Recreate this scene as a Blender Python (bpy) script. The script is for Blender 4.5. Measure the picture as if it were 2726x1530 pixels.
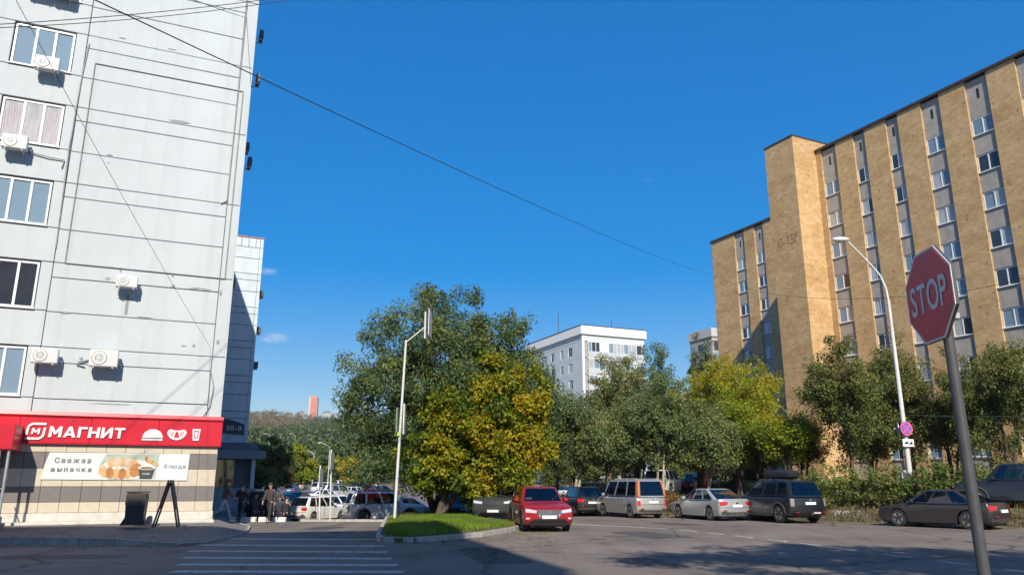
import bpy, bmesh, math, random
import numpy as np
from mathutils import Vector, Matrix

# ------------------------------------------------------------------ camera, sky, sun, exposure
for o in list(bpy.data.objects): bpy.data.objects.remove(o)
SC = bpy.context.scene
COL = SC.collection
R = math.radians
FPX, CAMH, PITCH = 2050.0, 1.65, math.atan(522/2050.0)     # focal length in photo pixels, eye height, upward tilt
cam_d = bpy.data.cameras.new('camera'); cam = bpy.data.objects.new('camera', cam_d); COL.objects.link(cam)
cam.location = (0, 0, CAMH); cam.rotation_euler = (R(90)+PITCH, 0, 0)
cam_d.sensor_width = 36; cam_d.lens = 36*FPX/2726; cam_d.clip_end = 6000; cam_d.clip_start = .1
SC.camera = cam
SUN_AZ, SUN_EL = 174.0, 37.0                                 # azimuth clockwise from +Y (the view direction)
world = bpy.data.worlds.new('World'); SC.world = world; world.use_nodes = True
wn, wl = world.node_tree.nodes, world.node_tree.links
wn.clear()
w_out = wn.new('ShaderNodeOutputWorld'); w_bg = wn.new('ShaderNodeBackground'); sky = wn.new('ShaderNodeTexSky')
sky.sky_type = 'NISHITA'; sky.sun_disc = False
sky.sun_elevation = R(SUN_EL); sky.sun_rotation = R(SUN_AZ)
sky.altitude = 0; sky.air_density = 1.0; sky.dust_density = .35; sky.ozone_density = 3.0
w_bg.inputs['Strength'].default_value = .10
gm = wn.new('ShaderNodeGamma'); gm.inputs['Gamma'].default_value = .5; wl.new(sky.outputs[0], gm.inputs['Color'])      # softens the fall-off from horizon to zenith
hs = wn.new('ShaderNodeHueSaturation'); hs.inputs['Hue'].default_value = .514; hs.inputs['Saturation'].default_value = 2.5; hs.inputs['Value'].default_value = 2.32
wl.new(gm.outputs[0], hs.inputs['Color'])
# thin cloud wisps low over the hill
tc = wn.new('ShaderNodeTexCoord'); mp = wn.new('ShaderNodeMapping'); mp.inputs['Scale'].default_value = (1, 1, 2.6)
wl.new(tc.outputs['Generated'], mp.inputs['Vector'])
nz = wn.new('ShaderNodeTexNoise'); nz.inputs['Scale'].default_value = 16; nz.inputs['Detail'].default_value = 5; nz.inputs['Roughness'].default_value = .55
wl.new(mp.outputs[0], nz.inputs['Vector'])
prev = None
for (u, v, rad) in ((712, 721, .016), (735, 899, .019), (712, 903, .012), (1730, 480, .012)):
    a_, b_ = (u-1363)/FPX, (765-v)/FPX
    d_ = Vector((a_, math.cos(PITCH)-b_*math.sin(PITCH), math.sin(PITCH)+b_*math.cos(PITCH))).normalized()
    sb = wn.new('ShaderNodeVectorMath'); sb.operation = 'SUBTRACT'; sb.inputs[1].default_value = d_
    wl.new(tc.outputs['Generated'], sb.inputs[0])
    ml = wn.new('ShaderNodeVectorMath'); ml.operation = 'MULTIPLY'; ml.inputs[1].default_value = (1/rad, 1/rad, 2.3/rad)
    wl.new(sb.outputs[0], ml.inputs[0])
    le = wn.new('ShaderNodeVectorMath'); le.operation = 'LENGTH'; wl.new(ml.outputs[0], le.inputs[0])
    mr = wn.new('ShaderNodeMapRange'); mr.interpolation_type = 'SMOOTHSTEP'
    mr.inputs['From Min'].default_value = 1.0; mr.inputs['From Max'].default_value = 0.0
    mr.inputs['To Max'].default_value = .75 if v > 500 else .16
    wl.new(le.outputs['Value'], mr.inputs['Value'])
    if prev is None: prev = mr.outputs[0]
    else:
        mx = wn.new('ShaderNodeMath'); mx.operation = 'MAXIMUM'; wl.new(prev, mx.inputs[0]); wl.new(mr.outputs[0], mx.inputs[1]); prev = mx.outputs[0]
nr = wn.new('ShaderNodeMapRange'); nr.inputs['From Min'].default_value = .38; nr.inputs['From Max'].default_value = .62
wl.new(nz.outputs[0], nr.inputs['Value'])
mm = wn.new('ShaderNodeMath'); mm.operation = 'MULTIPLY'; wl.new(prev, mm.inputs[0]); wl.new(nr.outputs[0], mm.inputs[1])
wm = wn.new('ShaderNodeMix'); wm.data_type = 'RGBA'; wm.inputs['B'].default_value = (5.6, 6.0, 6.5, 1)
wl.new(mm.outputs[0], wm.inputs['Factor']); wl.new(hs.outputs[0], wm.inputs['A'])
wl.new(wm.outputs['Result'], w_bg.inputs['Color']); wl.new(w_bg.outputs[0], w_out.inputs[0])
sun_d = bpy.data.lights.new('sun', 'SUN'); sun_d.energy = 5.0; sun_d.angle = R(.53); sun_d.color = (1, .90, .75)
sun = bpy.data.objects.new('sun', sun_d); COL.objects.link(sun)
_sd = Vector((math.sin(R(SUN_AZ))*math.cos(R(SUN_EL)), math.cos(R(SUN_AZ))*math.cos(R(SUN_EL)), math.sin(R(SUN_EL))))
sun.rotation_euler = _sd.to_track_quat('Z', 'Y').to_euler()
SC.view_settings.view_transform = 'Standard'; SC.view_settings.look = 'None'
SC.view_settings.gamma = 1; SC.view_settings.exposure = 0.5; SC.view_settings.use_curve_mapping = False
SC.render.engine = 'CYCLES'

# ------------------------------------------------------------------ helpers
RNG = random.Random(7)
NPR = np.random.default_rng(11)
def ray(u, v):
    a, b = (u-1363)/FPX, (765-v)/FPX
    return Vector((a, math.cos(PITCH)-b*math.sin(PITCH), math.sin(PITCH)+b*math.cos(PITCH)))
def at_y(u, v, Y):
    d = ray(u, v); t = Y/d.y
    return Vector((d.x*t, Y, CAMH+d.z*t))
def az_dir(az): return Vector((math.sin(R(az)), math.cos(R(az)), 0))
def sstep(a, b, x):
    t = np.clip((np.asarray(x, float)-a)/(b-a), 0, 1); return t*t*(3-2*t)
def tag(o, label=None, cat=None, group=None, kind=None):
    if label: o['label'] = label
    if cat: o['category'] = cat
    if group: o['group'] = group
    if kind: o['kind'] = kind
    return o
def empty(name, loc=(0, 0, 0), rz=0.0):
    o = bpy.data.objects.new(name, None); COL.objects.link(o); o.empty_display_size = .2
    o.location = loc; o.rotation_euler = (0, 0, rz); return o
def inst(name, me, parent=None, loc=(0, 0, 0), rot=(0, 0, 0), scale=(1, 1, 1)):
    o = bpy.data.objects.new(name, me); COL.objects.link(o)
    o.parent = parent; o.location = loc; o.rotation_euler = rot; o.scale = scale; return o
class MB:
    """collects shapes, then links them as one mesh object"""
    def __init__(s): s.v = []; s.f = []; s.mi = []
    def add(s, vs, fs, mi=0):
        n = len(s.v); s.v += [tuple(p) for p in vs]; s.f += [tuple(i+n for i in q) for q in fs]; s.mi += [mi]*len(fs); return s
    def box(s, x0, x1, y0, y1, z0, z1, mi=0, bev=0.0):
        if bev > 0:
            bm = bmesh.new(); bmesh.ops.create_cube(bm, size=1)
            for w in bm.verts: w.co = Vector((x0+(w.co.x+.5)*(x1-x0), y0+(w.co.y+.5)*(y1-y0), z0+(w.co.z+.5)*(z1-z0)))
            bmesh.ops.bevel(bm, geom=list(bm.edges), offset=bev, segments=1, affect='EDGES')
            bm.verts.index_update()
            s.add([tuple(w.co) for w in bm.verts], [[w.index for w in q.verts] for q in bm.faces], mi); bm.free(); return s
        vs = [(x, y, z) for z in (z0, z1) for y in (y0, y1) for x in (x0, x1)]
        return s.add(vs, [(0, 2, 3, 1), (4, 5, 7, 6), (0, 1, 5, 4), (2, 6, 7, 3), (0, 4, 6, 2), (1, 3, 7, 5)], mi)
    def prism(s, poly, h0, h1, axis='z', mi=0):
        n = len(poly)
        def P(a, b, h): return (a, b, h) if axis == 'z' else ((a, h, b) if axis == 'y' else (h, a, b))
        vs = [P(a, b, h0) for a, b in poly]+[P(a, b, h1) for a, b in poly]
        fs = [tuple(range(n-1, -1, -1)), tuple(range(n, 2*n))]+[(i, (i+1) % n, n+(i+1) % n, n+i) for i in range(n)]
        return s.add(vs, fs, mi)
    def tube(s, pts, rad, n=8, mi=0, cap=True):
        pts = [Vector(p) for p in pts]; m = len(pts)
        if not hasattr(rad, '__len__'): rad = [rad]*m
        vs = []; ref = None
        for i, p in enumerate(pts):
            t = (pts[min(i+1, m-1)]-pts[max(i-1, 0)]).normalized()
            if ref is None: ref = Vector((1, 0, 0)) if abs(t.x) < .8 else Vector((0, 1, 0))
            a = (ref-t*ref.dot(t)).normalized(); ref = a; b = t.cross(a)
            for k in range(n):
                an = 2*math.pi*k/n; vs.append(p+(a*math.cos(an)+b*math.sin(an))*rad[i])
        fs = [(i*n+k, i*n+(k+1) % n, (i+1)*n+(k+1) % n, (i+1)*n+k) for i in range(m-1) for k in range(n)]
        if cap: fs += [tuple(range(n-1, -1, -1)), tuple(range((m-1)*n, m*n))]
        return s.add(vs, fs, mi)
    def lathe(s, prof, n=16, axis='z', c=(0, 0, 0), mi=0):
        vs = []
        for r_, h in prof:
            for k in range(n):
                a = 2*math.pi*k/n; p = (r_*math.cos(a), r_*math.sin(a), h)
                if axis == 'y': p = (p[0], h, p[1])
                if axis == 'x': p = (h, p[0], p[1])
                vs.append((p[0]+c[0], p[1]+c[1], p[2]+c[2]))
        m = len(prof)
        fs = [(i*n+k, i*n+(k+1) % n, (i+1)*n+(k+1) % n, (i+1)*n+k) for i in range(m-1) for k in range(n)]
        fs += [tuple(range(n-1, -1, -1)), tuple(range((m-1)*n, m*n))]
        return s.add(vs, fs, mi)
    def mesh(s, name, mats, smooth=None):
        me = bpy.data.meshes.new(name); me.from_pydata(s.v, [], s.f)
        for m in (mats if isinstance(mats, (list, tuple)) else [mats]): me.materials.append(m)
        if any(s.mi): me.polygons.foreach_set('material_index', s.mi)
        bm = bmesh.new(); bm.from_mesh(me); bmesh.ops.recalc_face_normals(bm, faces=bm.faces); bm.to_mesh(me); bm.free()
        if smooth is not None:
            me.polygons.foreach_set('use_smooth', [True]*len(me.polygons)); me.set_sharp_from_angle(angle=R(smooth))
        me.update(); return me
    def build(s, name, mats, parent=None, smooth=None, loc=(0, 0, 0), rot=(0, 0, 0)):
        return inst(name, s.mesh(name, mats, smooth), parent, loc, rot)
def box_mesh(name, dims, m, bev=0): return MB().box(*dims, bev=bev).mesh(name, m)
def np_mesh(name, V, F, m, attrs=None, smooth=False):
    """V (n,3), F (k,4 or 3) numpy arrays"""
    me = bpy.data.meshes.new(name); k = F.shape[1]
    me.vertices.add(len(V)); me.vertices.foreach_set('co', np.ascontiguousarray(V, np.float32).ravel())
    me.loops.add(F.size); me.loops.foreach_set('vertex_index', np.ascontiguousarray(F, np.int32).ravel())
    me.polygons.add(len(F)); me.polygons.foreach_set('loop_start', np.arange(0, F.size, k, dtype=np.int32))
    me.update(calc_edges=True)
    me.materials.append(m)
    if smooth: me.polygons.foreach_set('use_smooth', np.ones(len(F), bool))
    for an, av in (attrs or {}).items():
        a = me.attributes.new(an, 'FLOAT', 'POINT'); a.data.foreach_set('value', np.ascontiguousarray(av, np.float32))
    return me

# ------------------------------------------------------------------ materials (procedural)
MATS = {}
def mat(name, col, rough=.7, var=.0, scale=3.0, metal=0.0, bump=0.0, bscale=40., coat=0.0, spec=.5, col2=None, stretch=(1, 1, 1), streak=0.0, emit=None):
    if name in MATS: return MATS[name]
    m = bpy.data.materials.new(name); m.use_nodes = True; nt = m.node_tree; N, L = nt.nodes, nt.links
    b = N['Principled BSDF']; b.inputs['Roughness'].default_value = rough; b.inputs['Metallic'].default_value = metal
    b.inputs['Coat Weight'].default_value = coat; b.inputs['Specular IOR Level'].default_value = spec; b.inputs['Coat Roughness'].default_value = .08
    c4 = (*col, 1)
    b.inputs['Base Color'].default_value = c4
    t = N.new('ShaderNodeTexCoord'); mpn = N.new('ShaderNodeMapping'); mpn.inputs['Scale'].default_value = stretch
    L.new(t.outputs['Object'], mpn.inputs['Vector'])
    last = None
    if var > 0 or col2:
        n1 = N.new('ShaderNodeTexNoise'); n1.inputs['Scale'].default_value = scale; n1.inputs['Detail'].default_value = 6; n1.inputs['Roughness'].default_value = .65
        L.new(mpn.outputs[0], n1.inputs['Vector'])
        cr = N.new('ShaderNodeValToRGB'); e = cr.color_ramp.elements
        lo = tuple(max(0, x*(1-var)) for x in col); hi = col2 if col2 else tuple(min(1, x*(1+var)) for x in col)
        e[0].position = .32; e[0].color = (*lo, 1); e[1].position = .68; e[1].color = (*hi, 1)
        L.new(n1.outputs[0], cr.inputs[0]); last = cr.outputs[0]
    if streak > 0:
        m2 = N.new('ShaderNodeMapping'); m2.inputs['Scale'].default_value = (1.6, 1.6, .12); L.new(t.outputs['Object'], m2.inputs['Vector'])
        n2 = N.new('ShaderNodeTexNoise'); n2.inputs['Scale'].default_value = 2.2; n2.inputs['Detail'].default_value = 7; L.new(m2.outputs[0], n2.inputs['Vector'])
        mr_ = N.new('ShaderNodeMapRange'); mr_.inputs['From Min'].default_value = .5; mr_.inputs['From Max'].default_value = .78; mr_.inputs['To Max'].default_value = streak
        L.new(n2.outputs[0], mr_.inputs['Value'])
        mxx = N.new('ShaderNodeMix'); mxx.data_type = 'RGBA'; mxx.inputs['B'].default_value = (*[x*.35 for x in col], 1)
        if last is not None: L.new(last, mxx.inputs['A'])
        else: mxx.inputs['A'].default_value = c4
        L.new(mr_.outputs[0], mxx.inputs['Factor']); last = mxx.outputs['Result']
    if last is not None: L.new(last, b.inputs['Base Color'])
    if bump > 0:
        n3 = N.new('ShaderNodeTexNoise'); n3.inputs['Scale'].default_value = bscale; n3.inputs['Detail'].default_value = 4; L.new(mpn.outputs[0], n3.inputs['Vector'])
        bp = N.new('ShaderNodeBump'); bp.inputs['Strength'].default_value = bump; bp.inputs['Distance'].default_value = .02
        L.new(n3.outputs[0], bp.inputs['Height']); L.new(bp.outputs[0], b.inputs['Normal'])
    if emit: b.inputs['Emission Color'].default_value = (*emit, 1); b.inputs['Emission Strength'].default_value = 1
    MATS[name] = m; return m
def leaf_mat(name, ramp, trans=.35):
    m = bpy.data.materials.new(name); m.use_nodes = True; N, L = m.node_tree.nodes, m.node_tree.links
    N.clear(); o = N.new('ShaderNodeOutputMaterial'); d = N.new('ShaderNodeBsdfPrincipled'); t = N.new('ShaderNodeBsdfTranslucent'); x = N.new('ShaderNodeMixShader')
    d.inputs['Roughness'].default_value = .55; d.inputs['Specular IOR Level'].default_value = .35
    a = N.new('ShaderNodeAttribute'); a.attribute_name = 'tint'; cr = N.new('ShaderNodeValToRGB')
    els = cr.color_ramp.elements
    for i, (p, c) in enumerate(ramp):
        e = els[i] if i < 2 else els.new(p)
        e.position = p; e.color = (*c, 1)
    L.new(a.outputs['Fac'], cr.inputs[0]); L.new(cr.outputs[0], d.inputs['Base Color']); L.new(cr.outputs[0], t.inputs['Color'])
    x.inputs[0].default_value = trans+.08; L.new(d.outputs[0], x.inputs[1]); L.new(t.outputs[0], x.inputs[2]); L.new(x.outputs[0], o.inputs[0])
    return m
def brick_mat(name, c1, c2, mortar, dark):
    m = bpy.data.materials.new(name); m.use_nodes = True; N, L = m.node_tree.nodes, m.node_tree.links
    b = N['Principled BSDF']; b.inputs['Roughness'].default_value = .85
    t = N.new('ShaderNodeTexCoord'); sp = N.new('ShaderNodeSeparateXYZ'); L.new(t.outputs['Object'], sp.inputs[0])
    ad = N.new('ShaderNodeMath'); L.new(sp.outputs['X'], ad.inputs[0]); L.new(sp.outputs['Y'], ad.inputs[1])
    cb = N.new('ShaderNodeCombineXYZ'); L.new(ad.outputs[0], cb.inputs['X']); L.new(sp.outputs['Z'], cb.inputs['Y'])
    bk = N.new('ShaderNodeTexBrick'); L.new(cb.outputs[0], bk.inputs['Vector']); bk.inputs['Scale'].default_value = 1
    bk.inputs['Brick Width'].default_value = .26; bk.inputs['Row Height'].default_value = .10; bk.inputs['Mortar Size'].default_value = .008
    bk.inputs['Color1'].default_value = (*c1, 1); bk.inputs['Color2'].default_value = (*c2, 1); bk.inputs['Mortar'].default_value = (*mortar, 1)
    n = N.new('ShaderNodeTexNoise'); n.inputs['Scale'].default_value = .5; n.inputs['Detail'].default_value = 9; n.inputs['Roughness'].default_value = .7
    mpn = N.new('ShaderNodeMapping'); mpn.inputs['Scale'].default_value = (.7, .7, 1.5); L.new(t.outputs['Object'], mpn.inputs[0]); L.new(mpn.outputs[0], n.inputs['Vector'])
    mr = N.new('ShaderNodeMapRange'); mr.inputs['From Min'].default_value = .42; mr.inputs['From Max'].default_value = .72; mr.inputs['To Max'].default_value = .9; L.new(n.outputs[0], mr.inputs['Value'])
    mx = N.new('ShaderNodeMix'); mx.data_type = 'RGBA'; mx.inputs['B'].default_value = (*dark, 1); L.new(mr.outputs[0], mx.inputs['Factor']); L.new(bk.outputs['Color'], mx.inputs['A'])
    # single knocked-out or burnt bricks
    n2 = N.new('ShaderNodeTexVoronoi'); n2.inputs['Scale'].default_value = 1.3; L.new(t.outputs['Object'], n2.inputs['Vector'])
    mr2 = N.new('ShaderNodeMapRange'); mr2.inputs['From Min'].default_value = .16; mr2.inputs['From Max'].default_value = .08; mr2.inputs['To Max'].default_value = .65; L.new(n2.outputs['Distance'], mr2.inputs['Value'])
    mx2 = N.new('ShaderNodeMix'); mx2.data_type = 'RGBA'; mx2.inputs['B'].default_value = (*[x*.4 for x in dark], 1); L.new(mr2.outputs[0], mx2.inputs['Factor']); L.new(mx.outputs['Result'], mx2.inputs['A'])
    n4 = N.new('ShaderNodeTexNoise'); n4.inputs['Scale'].default_value = 2.6; n4.inputs['Detail'].default_value = 8; n4.inputs['Roughness'].default_value = .8; L.new(mpn.outputs[0], n4.inputs['Vector'])
    r4 = N.new('ShaderNodeValToRGB'); e4 = r4.color_ramp.elements; e4[0].position = .34; e4[0].color = (.66, .60, .52, 1); e4[1].position = .62; e4[1].color = (1.0, 1.0, 1.0, 1); L.new(n4.outputs[0], r4.inputs[0])
    m4 = N.new('ShaderNodeMix'); m4.data_type = 'RGBA'; m4.blend_type = 'MULTIPLY'; m4.inputs['Factor'].default_value = 1; L.new(mx2.outputs['Result'], m4.inputs['A']); L.new(r4.outputs[0], m4.inputs['B'])
    L.new(m4.outputs['Result'], b.inputs['Base Color']); return m

M_PANEL = mat('white_painted_panel', (.44, .49, .515), .8, .06, .35, bump=.15, bscale=30, streak=.16)
M_PANEL2 = mat('cool_white_panel', (.50, .58, .63), .8, .09, .6, streak=.2)
M_JOINT = mat('dark_joint', (.19, .205, .22), .9, .3, 8)
M_SEAL = mat('grey_sealant', (.25, .265, .275), .85, .25, 5)
M_FRAME = mat('white_pvc', (.66, .68, .70), .35)
M_PANE = mat('window_glass', (.17, .25, .33), .05, .06, .6, spec=.5)
M_PANE_L = mat('window_glass_curtain', (.36, .38, .38), .12, .25, 2.5, spec=.8, stretch=(3, 3, .4))
M_PANE_D = mat('window_glass_dark', (.03, .035, .045), .04, .2, 1, spec=.9)
M_METAL = mat('galvanised_metal', (.42, .44, .46), .45, .15, 6, metal=.6)
M_GREYP = mat('grey_paint_metal', (.55, .57, .58), .5, .12, 5)
M_BLACK = mat('black_plastic', (.018, .018, .02), .5)
M_DKGREY = mat('dark_grey_metal', (.055, .058, .065), .55, .2, 9)
M_RED = mat('red_fascia', (.50, .012, .03), .35, .1, 1.5)
M_WHITE = mat('white_letter', (.68, .69, .70), .4)
M_CONC = mat('concrete', (.36, .35, .33), .9, .2, 2.5, bump=.3, bscale=25, streak=.3)
M_CONCL = mat('pale_concrete', (.5, .48, .43), .9, .18, 3, bump=.3, bscale=25)
M_SPAND = mat('grey_spandrel', (.34, .315, .285), .85, .14, 1.6, streak=.3)
M_BRICK = brick_mat('ochre_brick', (.64, .46, .24), (.56, .39, .195), (.54, .41, .25), (.42, .24, .10))
M_BRICK_G = brick_mat('grey_brick', (.4, .4, .38), (.36, .35, .34), (.4, .4, .4), (.3, .29, .28))
M_ROOFM = mat('dark_roof_flashing', (.045, .035, .035), .6, .3, 3)
M_BARK = mat('bark', (.075, .055, .042), .95, .4, 9, bump=.6, bscale=20, stretch=(1, 1, .3))
M_BIRCH = mat('pale_bark', (.3, .27, .22), .9, .55, 6, bump=.4, bscale=20, stretch=(1, 1, .5))
M_TILE_B = mat('beige_tile', (.50, .44, .35), .45, .08, 3)
M_TILE_G = mat('grey_tile', (.155, .14, .135), .5, .1, 3)
M_PAINT_W = mat('worn_road_paint', (.36, .355, .34), .85, .5, 7, bump=.3)

# ------------------------------------------------------------------ ground, road, kerbs
def asphalt(name, base):
    m = bpy.data.materials.new(name); m.use_nodes = True; N, L = m.node_tree.nodes, m.node_tree.links
    b = N['Principled BSDF']; b.inputs['Roughness'].default_value = .82; b.inputs['Specular IOR Level'].default_value = .35
    t = N.new('ShaderNodeTexCoord')
    def noise(sc, det, st=(1, 1, 1)):
        mp_ = N.new('ShaderNodeMapping'); mp_.inputs['Scale'].default_value = st; mp_.inputs['Rotation'].default_value = (0, 0, R(-20)); L.new(t.outputs['Object'], mp_.inputs[0])
        n = N.new('ShaderNodeTexNoise'); n.inputs['Scale'].default_value = sc; n.inputs['Detail'].default_value = det; n.inputs['Roughness'].default_value = .6; L.new(mp_.outputs[0], n.inputs['Vector']); return n.outputs[0]
    def ramp(f, p0, c0, p1, c1):
        r_ = N.new('ShaderNodeValToRGB'); e = r_.color_ramp.elements; e[0].position = p0; e[0].color = (*c0, 1); e[1].position = p1; e[1].color = (*c1, 1); L.new(f, r_.inputs[0]); return r_.outputs[0]
    def mul(a_, b_):
        x = N.new('ShaderNodeMix'); x.data_type = 'RGBA'; x.blend_type = 'MULTIPLY'; x.inputs['Factor'].default_value = 1; L.new(a_, x.inputs['A']); L.new(b_, x.inputs['B']); return x.outputs['Result']
    c = ramp(noise(.25, 6), .3, [v*.76 for v in base], .7, [v*1.14 for v in base])
    c = mul(c, ramp(noise(1.1, 5, (1, .18, 1)), .35, (.78, .78, .79), .62, (1, 1, 1)))        # wheel tracks
    c = mul(c, ramp(noise(45, 3), .3, (.8, .8, .8), .7, (1.0, 1.0, 1.0)))                      # aggregate
    c = mul(c, ramp(noise(.8, 8), .30, (.62, .62, .63), .42, (1, 1, 1)))                      # oil and tar stains
    v = N.new('ShaderNodeTexVoronoi'); v.feature = 'DISTANCE_TO_EDGE'; v.inputs['Scale'].default_value = .22
    wv = N.new('ShaderNodeTexNoise'); wv.inputs['Scale'].default_value = 1.3; L.new(t.outputs['Object'], wv.inputs['Vector'])
    ad = N.new('ShaderNodeMix'); ad.data_type = 'RGBA'; ad.inputs['Factor'].default_value = .35; L.new(t.outputs['Object'], ad.inputs['A']); L.new(wv.outputs['Color'], ad.inputs['B']); L.new(ad.outputs['Result'], v.inputs['Vector'])
    c = mul(c, ramp(v.outputs['Distance'], .003, (.45, .45, .45), .010, (1, 1, 1)))            # cracks
    L.new(c, b.inputs['Base Color'])
    n3 = N.new('ShaderNodeTexNoise'); n3.inputs['Scale'].default_value = 60; n3.inputs['Detail'].default_value = 3; L.new(t.outputs['Object'], n3.inputs['Vector'])
    bp = N.new('ShaderNodeBump'); bp.inputs['Strength'].default_value = .4; bp.inputs['Distance'].default_value = .01; L.new(n3.outputs[0], bp.inputs['Height']); L.new(bp.outputs[0], b.inputs['Normal'])
    return m
M_ROAD = asphalt('asphalt', (.205, .172, .147))
M_WALK = asphalt('old_pavement_asphalt', (.20, .185, .17))
M_DIRT = mat('dry_earth', (.19, .14, .095), .95, .35, 1.2, bump=.6, bscale=12, col2=(.13, .12, .06))
M_TERR = mat('grassy_bank', (.10, .085, .05), .95, .4, .9, bump=.6, bscale=10, col2=(.17, .125, .08))
M_HILL = mat('wooded_slope', (.07, .075, .035), .95, .4, .02, col2=(.1, .085, .04))
M_GRASSB = mat('grass_base', (.085, .10, .022), .95, .4, 2.5, col2=(.15, .115, .06))
M_KERB = mat('kerb_concrete', (.34, .33, .31), .9, .25, 4, bump=.4, bscale=30)
M_KERBW = mat('whitewashed_kerb', (.62, .62, .60), .85, .25, 4, bump=.3)

def g(x, y):
    """height of the ground"""
    x = np.asarray(x, float); y = np.asarray(y, float)
    y0 = 36.6+5*sstep(-6.5, -3, x)
    z = -.62*sstep(0, 1, (y-y0)/(3.0+5*sstep(-6.5, -3, x)))
    z = z+1.35*sstep(60, 180, y)
    t = np.clip((y-185)/1015, 0, None)
    hill = 101*np.minimum(t, 1.0)**1.08+8*np.clip(t-1, 0, 2)
    hill = hill*(1+.06*np.sin(x*.011+1.0)+.03*np.sin(x*.031))*(.35+.65*sstep(900, 250, np.abs(x+260)))
    return z+hill
TA, TDIR, TN = Vector((24, 26.5, 0)), Vector((-.724, .690, 0)), Vector((.690, .724, 0))
def terr(x, y):
    """height of the raised bank behind the parked cars"""
    sx, sy = x-TA.x, y-TA.y
    s = sx*TDIR.x+sy*TDIR.y; q = sx*TN.x+sy*TN.y
    z = .72*sstep(0, 2.6, q)+.034*np.clip(q-12, 0, None)+.05*np.sin(s*1.3+q)*sstep(.5, 2, q)
    edge = sstep(38, 33, s)
    base = g(x, y)
    return np.maximum(base-.08, 0*base-.05)*(1-edge)+(z-.02)*edge
def gh(x, y): return float(g(x, y))
def grid_mesh(name, xs, ys, fn, m):
    X, Y = np.meshgrid(xs, ys); Z = fn(X, Y)
    V = np.stack([X, Y, Z], -1).reshape(-1, 3); nx, ny = len(xs), len(ys)
    i = np.arange(ny-1)[:, None]*nx+np.arange(nx-1)[None, :]
    F = np.stack([i, i+1, i+nx+1, i+nx], -1).reshape(-1, 4)
    return np_mesh(name, V, F, m, smooth=True)
xs = np.unique(np.concatenate([np.arange(-100, 100, 4.0), np.array([-1900, -1500, -1100, -800, -600, -450, -350, -280, -220, -180, -140, 100, 140, 200, 300, 500, 900, 1500, 1900])]))
ys = np.unique(np.concatenate([np.arange(-80, 200, 4.0), np.arange(200, 1300, 25.0), np.array([-600, -300, -150, 1400, 1600, 2000, 2500])]))
def lowg(X, Y):
    inside = (X > -96) & (X < 96) & (Y > -76) & (Y < 196)
    return g(X, Y)-np.where(inside, .3, 0)
go = inst('ground', grid_mesh('ground', xs, ys, lowg, M_HILL)); tag(go, 'earth and wooded slope reaching to the horizon', 'ground', kind='structure')
xs = np.unique(np.concatenate([np.arange(-97, 97, 2.0), np.arange(-14, 8, .5)])); ys = np.unique(np.concatenate([np.arange(-77, 197, 2.0), np.arange(34, 52, .5)]))
ro = inst('road', grid_mesh('road', xs, ys, g, M_ROAD)); tag(ro, 'worn grey asphalt road and parking lot', 'road', kind='structure')
# raised bank on the right
ss = np.concatenate([np.arange(-60, 30, 1.5), np.arange(30, 40.1, .5)]); qs = np.concatenate([np.arange(-.2, 4, .3), np.arange(4, 30, 1.5), np.arange(30, 130, 8)])
S, Q = np.meshgrid(ss, qs); X = TA.x+S*TDIR.x+Q*TN.x; Y = TA.y+S*TDIR.y+Q*TN.y
V = np.stack([X, Y, terr(X, Y)], -1).reshape(-1, 3); nx, ny = len(ss), len(qs)
i = np.arange(ny-1)[:, None]*nx+np.arange(nx-1)[None, :]; F = np.stack([i, i+nx, i+nx+1, i+1], -1).reshape(-1, 4)
tag(inst('bank', np_mesh('bank', V, F, M_TERR, smooth=True)), 'raised earth bank under the trees behind the parked cars', 'ground', kind='structure')

# ---- left pavement with its kerb (dropped at the crossing)
LAZ = 66.0; LDX, LDY = az_dir(66), az_dir(-24)                 # along and into the white building
LC = Vector((-11.04, 29.5, 0))                                   # its corner at ground level
def lp(s, d, z=0): return LC+LDX*s+LDY*d+Vector((0, 0, z))
kerb_line = [(-60, 21.2), (-40, 22.0), (-24, 22.6), (-17, 22.6), (-14.2, 22.5), (-12.5, 22.5), (-11, 22.45), (-9.9, 22.2), (-9.0, 22.15), (-8.65, 22.9), (-8.75, 25), (-9.3, 28.5), (-10.2, 31.5), (-12.0, 35.0), (-14.5, 40)]
kh = [.2, .2, .2, .2, .2, .19, .16, .10, .06, .05, .05, .06, .06, .05, .02]
mb = MB(); top = []
for (x, y), h in zip(kerb_line, kh): top.append((x, y, h))
inner = []
for (x, y, h) in top:
    # meet the wall foot
    d = (Vector((x, y, 0))-LC); s = d.dot(LDX)
    w = lp(min(s, .3), .25 if s < .3 else 0)
    if y > 31: w = lp(.0, (Vector((x, y, 0))-LC).dot(LDY)-1)
    inner.append((w.x, w.y, .36 if y < 29 else .24 if y < 32 else .12 if y < 37 else 0.0))
n = len(top); vs = []
STEPS = 5
for k in range(STEPS+1):
    f_ = k/STEPS
    vs += [tuple(a_*(1-f_)+b_*f_ for a_, b_ in zip(p, q)) for p, q in zip(top, inner)]
fs = [(k*n+i, k*n+i+1, (k+1)*n+i+1, (k+1)*n+i) for k in range(STEPS) for i in range(n-1)]
mb.add(vs, fs)
pav = tag(mb.build('pavement', M_WALK, smooth=60), 'asphalt pavement in front of the shop', 'pavement', kind='structure')
def poly_at(line, t):
    acc = 0
    for a_, b_ in zip(line[:-1], line[1:]):
        l_ = math.dist(a_[:2], b_[:2])
        if acc+l_ >= t: f_ = (t-acc)/l_; return [a_[i]*(1-f_)+b_[i]*f_ for i in range(len(a_))]
        acc += l_
    return list(line[-1])
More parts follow.
